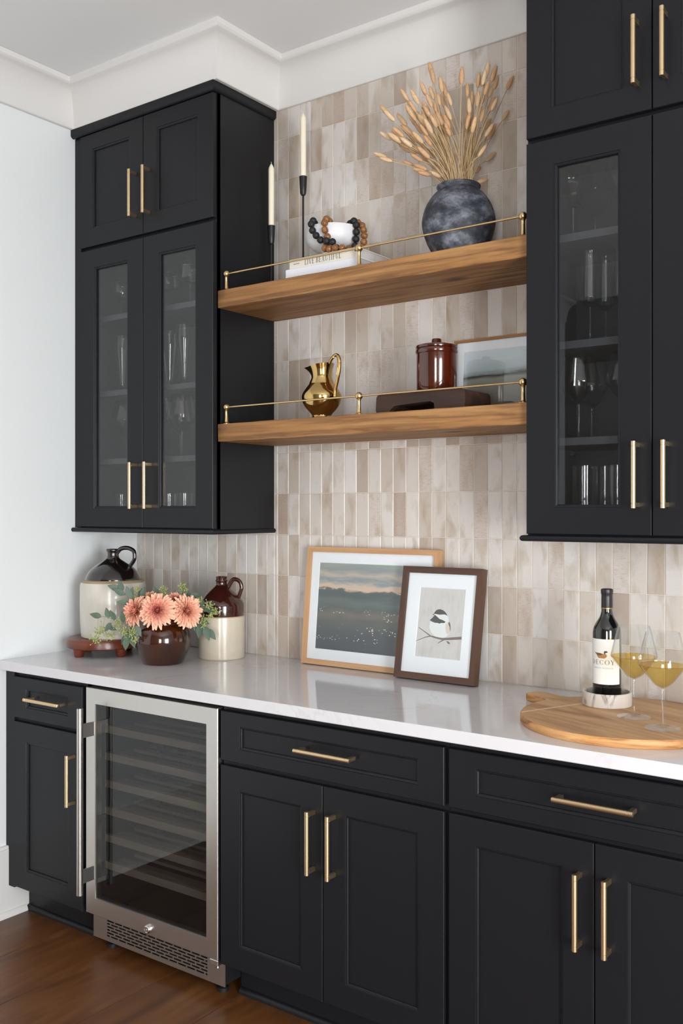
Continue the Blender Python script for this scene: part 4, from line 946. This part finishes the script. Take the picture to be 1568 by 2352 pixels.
part('handle', jug_handle(.024, .325, .076, .27, .099, .345, .25, .0085, .0075), 'blackglaze', j)
j = thing('stoneware_jug', 'brown-shouldered tan stoneware jug beside the flower pot', 'jug', (.627, -.141, CT))
part('body', MB().lathe([(0, 0), (.082, 0), (.0855, .004), (.086, .08), (.0858, .158), (.0855, .1605)], 56), 'tan_stone', j)
part('glaze_line', MB().lathe([(.0857, .1575), (.0862, .1585), (.0862, .1605), (.0857, .1615)], 56), 'rimclay', j)
part('shoulder', MB().lathe([(.0857, .1605), (.0862, .163), (.0862, .195)] + smooth_prof([(.0855, .203), (.08, .216), (.06, .24), (.036, .262), (.024, .2725), (.021, .279), (.0212, .287), (.0235, .29), (.0235, .294), (.021, .297), (.0215, .302), (.0225, .307)], 3) + [(.019, .308), (.015, .29), (0, .285)], 56), 'jugglaze', j, angle=50)
part('handle', jug_handle(.03, .262, .07, .226, .079, .297, .42, .0085, .0072), 'jugglaze', j)
# ---- brown pot with chrysanthemums and seeded eucalyptus
PO = Vector((.54, -.359, CT))
pot_mb = MB().lathe([(0, 0)] + smooth_prof([(.07, 0), (.076, .005), (.088, .035), (.099, .07), (.1005, .095), (.092, .125), (.078, .139), (.0715, .143), (.071, .148), (.0755, .153), (.076, .158), (.0735, .1605)], 4) + [(.069, .16), (.065, .15), (.072, .135), (.09, .09), (.08, .03), (0, .015)], 56)
TREES = [BVHTree.FromPolygons([tuple(p) for p in pot_mb.v], pot_mb.f)]        # what the flowers and leaves must not run through
solid('glazed_pot', pot_mb, 'potglaze', 'glossy amber brown pot holding peach chrysanthemums', 'pot', PO, angle=60)
def local(dx, z, d): return Vector((0, 0, z)) + VR * dx + VT * d          # right, height above the counter, towards the viewer
m = M('chrysanthemum_petal'); at_ = m.n('ShaderNodeVertexColor'); at_.layer_name = 'tint'; m.color(at_.outputs['Color']); m.set(Roughness=.65); m.b.inputs['Subsurface Weight'].default_value = .15; m.b.inputs['Subsurface Radius'].default_value = (.01, .005, .004); MAT['petal'] = m.m
MAT.update(euca=m_marble('eucalyptus_leaf', rgb(64, 84, 70), rgb(96, 116, 96), 20, .35, .7, .55), stemgreen=plain('green_stem', rgb(128, 140, 92), .6), seed=m_marble('eucalyptus_seed', rgb(172, 178, 112), rgb(138, 152, 92), 60, .4, .6, .6))
def mouth_at(ang, r, z=.15): return (VR * math.cos(math.radians(ang)) + VT * math.sin(math.radians(ang))) * r + Vector((0, 0, z))
def mum(loc, R, face, pink, label, seed, slot):
    rnd = random.Random(seed); mb = MB(); cols = []
    c_in, c_out = [(lin(a), lin(b), lin(c)) for a, b, c in ((pink), (246, 194, 164))]
    rings = 12
    for k in range(rings):
        f = k / (rings - 1); n = int(8 + 22 * f ** .8); L = R * (.34 + .66 * f ** .9); w_ = R * (.045 + .05 * f)
        el = math.radians(88 - 78 * f ** 1.1)                      # how steeply the petal leaves the heart
        for i in range(n):
            a = 2 * PI * (i + .5 * (k % 2)) / n + rnd.uniform(-.12, .12); e0 = el + rnd.uniform(-.12, .12); l = L * rnd.uniform(.88, 1.1)
            d = Vector((math.cos(a), math.sin(a), 0)); s_ = Vector((-math.sin(a), math.cos(a), 0)); up = Vector((0, 0, 1)); rows = []
            bend = .75 - 1.35 * f + rnd.uniform(-.25, .25)                    # inner petals curl in, outer ones hang
            c = d * (R * .05); ang = e0
            for q in range(6):
                u = q / 5; wq = w_ * (.5, .8, 1.05, 1.15, 1.0, .42)[q]
                dd = d * math.cos(ang) + up * math.sin(ang); nn_ = -d * math.sin(ang) + up * math.cos(ang)
                rows.append((c - s_ * wq + nn_ * wq * .55, c, c + s_ * wq + nn_ * wq * .55)); c = c + dd * (l / 5); ang += bend / 5
            o = len(mb.v); mb.v += [p for r in rows for p in r]
            for q in range(5):
                for e in range(2):
                    mb.f.append((o + q * 3 + e, o + q * 3 + e + 1, o + (q + 1) * 3 + e + 1, o + (q + 1) * 3 + e)); mb.sm.append(True)
            j_ = rnd.uniform(-.15, .15)
            for q in range(6):
                t_ = min(max((f - .35) * 1.15 + .34 * q / 5 + j_, 0), 1); cols += [tuple(x + (y - x) * t_ for x, y in zip(c_in, c_out))] * 3
    t = thing('chrysanthemum', label, 'flower', PO); zq = Vector(face).normalized().to_track_quat('Z', 'Y').to_matrix().to_4x4(); mx = Matrix.Translation(loc) @ zq
    bl = part('petals', mb.xf(mx), 'petal', t, angle=180)
    ca = bl.data.color_attributes.new('tint', 'FLOAT_COLOR', 'POINT')
    for i, c in enumerate(cols): ca.data[i].color = (*c, 1)
    TREES.append(BVHTree.FromPolygons([tuple(p) for p in mb.v], mb.f)); BLOOMS.append(Vector(loc))
    back = mx @ Vector((0, 0, -.002)); m0 = mouth_at(slot, .03, .158); m1 = mouth_at(slot, .014, .03)
    part('stem', MB().tube(spline([back, m0.lerp(back, .4) - mx.to_3x3() @ Vector((0, 0, .006)), m0, m1], 4), .0024, 6), 'stemgreen', t)
    return t
BLOOMS = []
F_ = VT
mum(local(-.004, .199, .084), .063, F_ * 1 + Vector((0, 0, .35)), (222, 124, 116), 'pink chrysanthemum at the middle of the bouquet', 1, 90)
mum(local(-.087, .191, .042), .057, F_ * .8 - VR * .5 + Vector((0, 0, .4)), (224, 140, 120), 'peach chrysanthemum next to the large cream jug', 2, 160)
mum(local(.09, .192, .042), .06, F_ * .8 + VR * .55 + Vector((0, 0, .3)), (228, 150, 126), 'peach chrysanthemum beside the tan jug', 3, 20)
mum(local(-.052, .232, -.006), .034, F_ * .5 - VR * .2 + Vector((0, 0, .8)), (232, 170, 140), 'small pale peach chrysanthemum behind the pink one', 4, 215)
mum(local(.045, .23, -.002), .034, F_ * .5 + VR * .3 + Vector((0, 0, .9)), (230, 160, 136), 'small peach chrysanthemum rising behind the pink bloom', 5, 325)
lf = MB(); n = 8; vs_ = []
for i in range(n + 1):
    u = i / n; wq = .27 * math.sin(PI * u ** .8) ** .9 * (1 - .2 * u) + (.001 if i in (0, n) else 0); zc = -.12 * u * u
    vs_ += [(-wq, u, zc + .06 * wq), (0, u, zc - .02), (wq, u, zc + .06 * wq)]
lf.add(vs_, [(i * 3 + e, i * 3 + e + 1, (i + 1) * 3 + e + 1, (i + 1) * 3 + e) for i in range(n) for e in range(2)], True)
leaf_me = mesh_of(lf, 'leaf', 'euca', 180)
rnd = random.Random(5)
def hits(mb):
    t_ = BVHTree.FromPolygons([tuple(p) for p in mb.v], mb.f); return sum(len(t_.overlap(q)) for q in TREES)
def clear(make, c, steps=14, step=.005):
    """shift a leaf or seed head away from the blooms and earlier sprigs until it is free of them"""
    best = None
    c = Vector(c); away = [VT, (c - min(BLOOMS, key=lambda q: (q - c).length)).normalized(), Vector((0, 0, 1)), -VT, VR * (1 if c.dot(VR) > 0 else -1)]
    for k in range(steps):
        for a in away:
            p = c + a * step * k; mb = make(p); h = hits(mb)
            if best is None or h < best[0]: best = (h, p, mb)
            if h == 0: return best
            if k == 0: break
    return best
NSP = [0]
def sprig(label, pts, leaves, clusters, ang):
    t = thing('eucalyptus_sprig', label, 'eucalyptus', PO); best = None
    for ds in (0, -.012, .012, -.024, .024, -.036, .036, .05, -.05):
        for dz in (0, .012, -.012, .024):
            P = [local(x, z + dz, d + ds) for x, z, d in pts]; s_ = spline([mouth_at(ang, .022, .03), mouth_at(ang, .05, .165), *P], 5)
            mb = MB().tube(s_, [.0022 - .0014 * i / (len(s_) - 1) for i in range(len(s_))], 6); h = hits(mb)
            if best is None or h < best[0]: best = (h, s_, mb, ds, dz)
    h, s_, stem, ds, dz = best; mine = [stem]; tw = MB()
    def twig(p):
        q = min(s_, key=lambda v_: (v_ - p).length); tw.tube([q, q.lerp(p, .5) + Vector((0, 0, .001)), p], .0007, 4)
    for (dx, z, d, an, ln) in leaves:
        a = math.radians(an); r1, r2 = rnd.uniform(-.1, .35), rnd.uniform(-.4, .4)
        dirv = (VR * math.cos(a) + Vector((0, 0, math.sin(a))) + VT * r1).normalized()
        nrm = (VT + Vector((0, 0, .3)) + VR * r2); nrm = (nrm - dirv * nrm.dot(dirv)).normalized(); mx = Matrix((dirv.cross(nrm), dirv, nrm)).transposed().to_4x4()
        def make(p): return MB().add([(Matrix.Translation(p) @ mx) @ (q * ln) for q in lf.v], lf.f)
        h, p, mb = clear(make, local(dx, z + dz, d + ds)); child_copy(leaf_me, 'leaf', t, Matrix.Translation(p) @ mx @ Matrix.Scale(ln, 4)); mine.append(mb); TREES.append(BVHTree.FromPolygons([tuple(q) for q in mb.v], mb.f)); twig(p)
    for (dx, z, d, sp_, n_) in clusters:
        offs = [(Vector((rnd.gauss(0, 1), rnd.gauss(0, 1), rnd.gauss(0, 1))) * sp_ * .42, rnd.uniform(.0017, .0027)) for i in range(int(n_ * 1.6))]
        def make(c):
            mb = MB()
            for o_, r_ in offs: mb.sphere(c + o_, r_, 6, 4, 1.3); mb.tube([c, c + o_ * .5 + Vector((0, 0, -.002)), c + o_], .0005, 4, False)
            return mb
        h, p, mb = clear(make, local(dx, z + dz, d + ds)); part('seed_cluster', mb, 'seed', t)['kind'] = 'stuff'; TREES.append(BVHTree.FromPolygons([tuple(q) for q in mb.v], mb.f)); twig(p)
    part('stem', stem, 'stemgreen', t); part('twigs', tw, 'stemgreen', t)['kind'] = 'stuff'
    TREES.append(BVHTree.FromPolygons([tuple(q) for q in stem.v], stem.f))
sprig('eucalyptus sprig rising in front of the large cream jug', [(-.06, .18, .0), (-.105, .225, .01), (-.14, .255, .012), (-.155, .27, .015)],
      [(-.115, .235, .02, 105, .05), (-.12, .24, .01, 70, .042), (-.135, .25, .02, 150, .048), (-.145, .262, .015, 110, .045), (-.1, .22, .02, 170, .045), (-.15, .265, .01, 160, .05), (-.09, .24, 0, 60, .045), (-.075, .215, .01, 80, .04)], [(-.12, .215, .03, .018, 26), (-.1, .235, .02, .016, 20), (-.085, .26, .0, .014, 14)], 195)
sprig('eucalyptus sprig reaching out before the body of the cream jug', [(-.1, .165, .04), (-.15, .17, .06), (-.19, .185, .07), (-.225, .19, .075)],
      [(-.16, .175, .07, 120, .042), (-.185, .18, .07, 105, .042), (-.21, .187, .075, 165, .045), (-.175, .165, .07, 230, .04), (-.13, .165, .06, 100, .045), (-.19, .15, .06, -20, .035)], [(-.15, .16, .07, .024, 30), (-.205, .135, .06, .03, 26), (-.225, .11, .06, .028, 22), (-.18, .12, .06, .026, 18)], 172)
sprig('eucalyptus sprig drooping over the rim beside the wooden riser', [(-.075, .165, .055), (-.1, .15, .075), (-.115, .12, .085), (-.12, .09, .09)],
      [(-.095, .15, .08, 250, .05), (-.11, .135, .085, 270, .05), (-.115, .115, .085, 240, .05), (-.105, .115, .09, 285, .055), (-.12, .1, .085, 265, .048), (-.085, .145, .08, 300, .045)], [(-.105, .155, .09, .022, 34), (-.09, .125, .095, .02, 30), (-.085, .095, .095, .016, 22)], 140)
sprig('eucalyptus sprig with seed heads reaching before the tan jug', [(.09, .185, .03), (.135, .2, .035), (.17, .205, .04), (.2, .197, .045)],
      [(.12, .19, .04, 60, .045), (.14, .195, .03, 10, .05), (.11, .21, .02, 100, .045), (.155, .2, .03, -30, .045)], [(.135, .215, .03, .016, 22), (.17, .21, .045, .02, 26), (.195, .19, .045, .02, 24), (.18, .175, .05, .016, 16)], 350)
sprig('eucalyptus sprig drooping over the rim towards the tan jug', [(.085, .17, .05), (.125, .16, .06), (.15, .14, .065), (.165, .12, .065)],
      [(.12, .155, .06, 275, .05), (.14, .145, .065, 260, .055), (.155, .135, .065, 290, .055), (.165, .125, .065, 310, .05), (.105, .15, .06, 240, .05), (.13, .16, .06, -20, .045)], [(.14, .165, .07, .02, 26), (.155, .15, .07, .018, 20)], 45)
sprig('eucalyptus sprig standing behind the chrysanthemums', [(.0, .2, -.03), (-.01, .24, -.035), (-.015, .26, -.035)],
      [(.01, .225, -.03, 40, .04), (-.02, .23, -.03, 140, .045), (.06, .22, -.03, 60, .05), (.09, .225, -.03, 30, .05), (-.03, .24, -.03, 120, .04)], [(-.012, .258, -.03, .02, 36), (.0, .25, -.03, .014, 16)], 265)
sprig('eucalyptus sprig with full seed heads between the blooms and tan jug', [(.04, .2, -.02), (.06, .235, -.02), (.07, .25, -.02)],
      [(.08, .235, -.02, 20, .05), (.1, .23, -.015, -10, .048), (.05, .23, -.02, 120, .04)], [(.066, .253, -.02, .022, 38), (.08, .24, -.01, .016, 22), (.05, .235, -.01, .014, 14)], 300)

# ---- round board with handle, coaster, bottle and two glasses of wine
m = M('acacia_board'); v = m.coord('Object', (3.0, 46, 46), (0, 0, 0), .4); f = m.noise(v, 1, 6, .65, .8); g = m.noise(m.coord('Object', (1.6, 11, 11), (2, 0, 1), .4), 1, 4, .55, 1.4)
m.color(m.mix(m.math('MULTIPLY', m.ramp(f, [(.4, BW), (.75, WH)]), .45), m.ramp(g, [(.28, rgb(214, 174, 128)), (.5, rgb(192, 146, 98)), (.66, rgb(160, 112, 70)), (.8, rgb(104, 66, 40))]), rgb(132, 90, 54))); m.set(Roughness=.5); m.bump(f, .15, .001); MAT['acacia'] = m.m
m = M('acacia_edge'); f = m.noise(m.coord('Object', (8, 8, 60)), 1, 5, .6, 1)
m.color(m.ramp(f, [(.3, rgb(214, 166, 110)), (.55, rgb(192, 136, 80)), (.72, rgb(120, 76, 42))])); m.set(Roughness=.5); MAT['acacia_edge'] = m.m
BC = (2.263, -.355, CT); ha = math.atan2(.163, -.333); bd = thing('serving_board', 'round wooden serving board with a short handle', 'board', BC)
Rb = .2705; hw = .046; outl = []; a_in = math.asin(hw / Rb)
for i in range(73): a = ha + a_in + (2 * PI - 2 * a_in) * i / 72; outl.append((Rb * math.cos(a), Rb * math.sin(a)))
hx, hy = math.cos(ha), math.sin(ha); px_, py_ = -hy, hx
outl += [(hx * r + px_ * s_, hy * r + py_ * s_) for r, s_ in ((.285, -.037), (.31, -.033), (.36, -.033), (.376, -.026), (.382, -.01), (.382, .01), (.376, .026), (.36, .033), (.31, .033), (.285, .037))]
Hb = .0215; N = len(outl)
def inset(k, z):
    o = []
    for i, (x, y) in enumerate(outl):
        p, q = Vector(outl[i - 1]), Vector(outl[(i + 1) % N]); t_ = (q - p).normalized(); o.append((x - t_.y * k, y + t_.x * k, z))
    return o
rims = [inset(.0015, 0), inset(0, .0015), inset(0, Hb - .003), inset(.003, Hb)]
edge = MB(); edge.add([p for r in rims for p in r], [(i * N + k, i * N + (k + 1) % N, (i + 1) * N + (k + 1) % N, (i + 1) * N + k) for i in range(3) for k in range(N)], True); edge.add(rims[0], [tuple(range(N))[::-1]])
part('edge', edge, 'acacia_edge', bd, angle=60)
# the face is glued up from strips
def clip(poly, n_, c, keep):
    out = []
    for i in range(len(poly)):
        p, q = poly[i - 1], poly[i]; dp_, dq = (p[0] * n_[0] + p[1] * n_[1] - c) * keep, (q[0] * n_[0] + q[1] * n_[1] - c) * keep
        if (dp_ >= 0) != (dq >= 0): t_ = dp_ / (dp_ - dq); out.append((p[0] + (q[0] - p[0]) * t_, p[1] + (q[1] - p[1]) * t_))
        if dq >= 0: out.append(q)
    return out
top2 = [(x, y) for x, y, z in inset(.003, Hb)]
nn = (.92, -.39)                                   # the joints cross the board at right angles to its handle
cuts = [-1, -.181, -.171, .112, 1]
for k, (c0, c1) in enumerate(zip(cuts, cuts[1:])):
    pl = clip(clip(top2, nn, c0 + .0003, 1), nn, c1 - .0003, -1)
    if len(pl) > 2:
        o = part('strip', MB().prism(pl, Hb - .004, Hb + .0002 + .00012 * (k % 2), 'z'), 'acacia', bd)
        if k == 1: o.data.materials[0] = plain('pale_inlay_wood', rgb(214, 184, 142), .5); o['label'] = 'pale inlaid strip'
BT = CT + Hb + .0004
MAT['greymarble'] = m_marble('grey_veined_marble', rgb(206, 198, 190), rgb(88, 74, 70), 7, .56, .66, .25, (2.5, 2.5, .8))
CC = (2.1696, -.2403, BT)
solid('bottle_coaster', MB().lathe([(0, 0), (.0655, 0), (.0667, .0015), (.0667, .036), (.0655, .0375), (.0605, .0375), (.0595, .036), (.0595, .012), (0, .012)], 56), 'greymarble', 'round grey marble bottle coaster on the wooden board', 'coaster', CC)
MAT.update(bottleglass=m_glaze('dark_bottle_glass', rgb(9, 10, 9), rgb(12, 12, 12), 4, .03, coat=1.0), foil=plain('black_foil', rgb(34, 28, 32), .38), paper=plain('label_paper', rgb(234, 234, 232), .7), goldfoil=plain('gold_band', rgb(176, 140, 84), .35, .8))
Rt = .0388; BP = [(0, .002), (.03, .0), (.0365, .001), (Rt, .005), (Rt, .178), (.0383, .19), (.0355, .203), (.028, .217), (.02, .23), (.0158, .243), (.0148, .255), (.0146, .295), (.0146, .302), (0, .302)]
bt = thing('wine_bottle', 'dark red wine bottle with a white duck label', 'bottle', (CC[0], CC[1], BT + .0122))
part('glass', MB().lathe(BP[:4] + [(Rt, .178)] + smooth_prof(BP[4:11], 3)[1:] + BP[11:], 48), 'bottleglass', bt, angle=50)
part('capsule', MB().lathe([(.0152, .252), (.0155, .2535), (.0152, .285), (.0152, .292), (.0163, .294), (.0165, .304), (.0158, .3065), (.012, .308), (0, .308)], 32), 'foil', bt)
part('gold_band', MB().lathe([(.0153, .2525), (.01575, .2528), (.01575, .2555), (.0154, .2558)], 32), 'goldfoil', bt)
lab_c = math.atan2(-.935, .354) - .28          # centre of the label looks a little past the viewer
def wrap(mb, r): mb.v = [Vector((r * math.cos(lab_c + p.x / Rt), r * math.sin(lab_c + p.x / Rt), p.z)) for p in mb.v]; return mb
Lw = .0495; lb = MB(); n = 28
lb.add([(-Lw + 2 * Lw * i / n, 0, z) for i in range(n + 1) for z in (.0485, .172)], [(i * 2, i * 2 + 2, i * 2 + 3, i * 2 + 1) for i in range(n)], True)
pl = part('label', wrap(lb, Rt + .0003), 'paper', bt, angle=180)
def on_label(name, mb, mat, r=.00045): return part(name, wrap(mb, Rt + r), mat, pl, angle=180)
mb, wd = lettering('DECOY', .0128, .95, .24); on_label('brand_name', mb.move((-wd / 2 - .002, 0, .1025)), 'ink')
on_label('wine_type', small_print('CABERNET SAUVIGNON', .0046).move((-.001, 0, .0915)), 'grey_ink')
MAT.update(d_body=plain('duck_tan', rgb(176, 132, 88), .6), d_wing=plain('duck_brown', rgb(110, 90, 62), .6), d_head=plain('duck_dark', rgb(82, 70, 70), .6))
def duck(pts): # drawing units: 100 = 0.0062 m
    return [(-.0285 + x * .000068, .1195 + y * .000068) for x, y in pts]
def dpoly(pts):
    pl_ = duck(pts); ar = sum(pl_[i][0] * pl_[(i + 1) % len(pl_)][1] - pl_[(i + 1) % len(pl_)][0] * pl_[i][1] for i in range(len(pl_)))
    if ar < 0: pl_ = pl_[::-1]
    mb = MB(); x0, x1 = min(p[0] for p in pl_), max(p[0] for p in pl_); n_ = int((x1 - x0) / .0015) + 1      # narrow slices follow the round of the bottle
    for i in range(n_):
        q = clip(clip(pl_, (1, 0), x0 + (x1 - x0) * i / n_, 1), (1, 0), x0 + (x1 - x0) * (i + 1) / n_, -1)
        if len(q) > 2: mb.add([(x, 0, z) for x, z in q], [tuple(range(len(q)))])
    return mb
on_label('duck_body', dpoly([(120, 170), (200, 40), (240, 10), (480, 0), (560, 60), (580, 120), (540, 190), (460, 180), (300, 200)]), 'd_body', .0005)
on_label('duck_wing', dpoly([(0, 250), (30, 230), (110, 170), (170, 120), (300, 110), (440, 180), (300, 215), (100, 215)]), 'd_wing', .00055)
on_label('duck_head', dpoly([(465, 180), (455, 250), (480, 300), (540, 310), (590, 290), (610, 250), (560, 235), (520, 225), (505, 180)]), 'd_head', .0006)
# white wine glasses
m = M('white_wine'); m.t.nodes.remove(m.b); tr = m.n('ShaderNodeBsdfTransparent'); tr.inputs[0].default_value = (.98, .87, .52, 1); gl = m.n('ShaderNodeBsdfGlossy'); gl.inputs['Roughness'].default_value = .02
df = m.n('ShaderNodeBsdfTranslucent'); df.inputs[0].default_value = rgb(250, 214, 110); mx1 = m.n('ShaderNodeMixShader'); mx1.inputs[0].default_value = .12; m.l(tr.outputs[0], mx1.inputs[1]); m.l(df.outputs[0], mx1.inputs[2])
mx2 = m.n('ShaderNodeMixShader'); mx2.inputs[0].default_value = .04; m.l(mx1.outputs[0], mx2.inputs[1]); m.l(gl.outputs[0], mx2.inputs[2]); m.l(mx2.outputs[0], m.out.inputs['Surface']); MAT['winefill'] = m.m
bw = smooth_prof([(r, .098 + z) for r, z in [(.004, 0), (.024, .014), (.0545, .053), (.0583, .0585), (.0583, .063), (.0565, .073), (.048, .108), (.0405, .138)]], 4)
def filled(x, y, level, label):
    t = thing('wine_glass', label, 'glass', (x, y, BT)); child_copy(GL['wine_glass'], 'bowl', t, Matrix())
    b = [(max(r - .0016, 0), z + .0022) for r, z in bw if z < level]; b = [(0, b[0][1])] + b + [(b[-1][0] + .001, level), (0, level)]
    part('wine', MB().lathe(b, 40), 'winefill', t, angle=50)
filled(2.286, -.357, .157, 'glass of white wine standing beside the wine bottle'); filled(2.388, -.444, .155, 'glass of white wine nearer the counter edge')
# ---- bottles lying in the wine cooler
bp2 = mesh_of(MB().lathe(BP, 24).xf(Matrix.Rotation(PI / 2, 4, 'X')), 'glass', 'bottleglass', 50)
cap2 = mesh_of(MB().lathe([(.0155, .25), (.0158, .253), (.0163, .292), (.0168, .304), (.012, .3075), (0, .3075)], 20).xf(Matrix.Rotation(PI / 2, 4, 'X')), 'capsule', 'foil')
for k, (x, zt, where) in enumerate(((.70, .632, 'second'), (.70, .538, 'third'), (.685, .444, 'fourth'), (.70, .350, 'fifth'))):
    t = thing('wine_bottle', 'wine bottle lying on the %s rack from the top inside the cooler' % where, 'bottle', (x, -.22, zt + .0258))
    child_copy(bp2, 'glass', t, Matrix()); child_copy(cap2, 'capsule', t, Matrix())
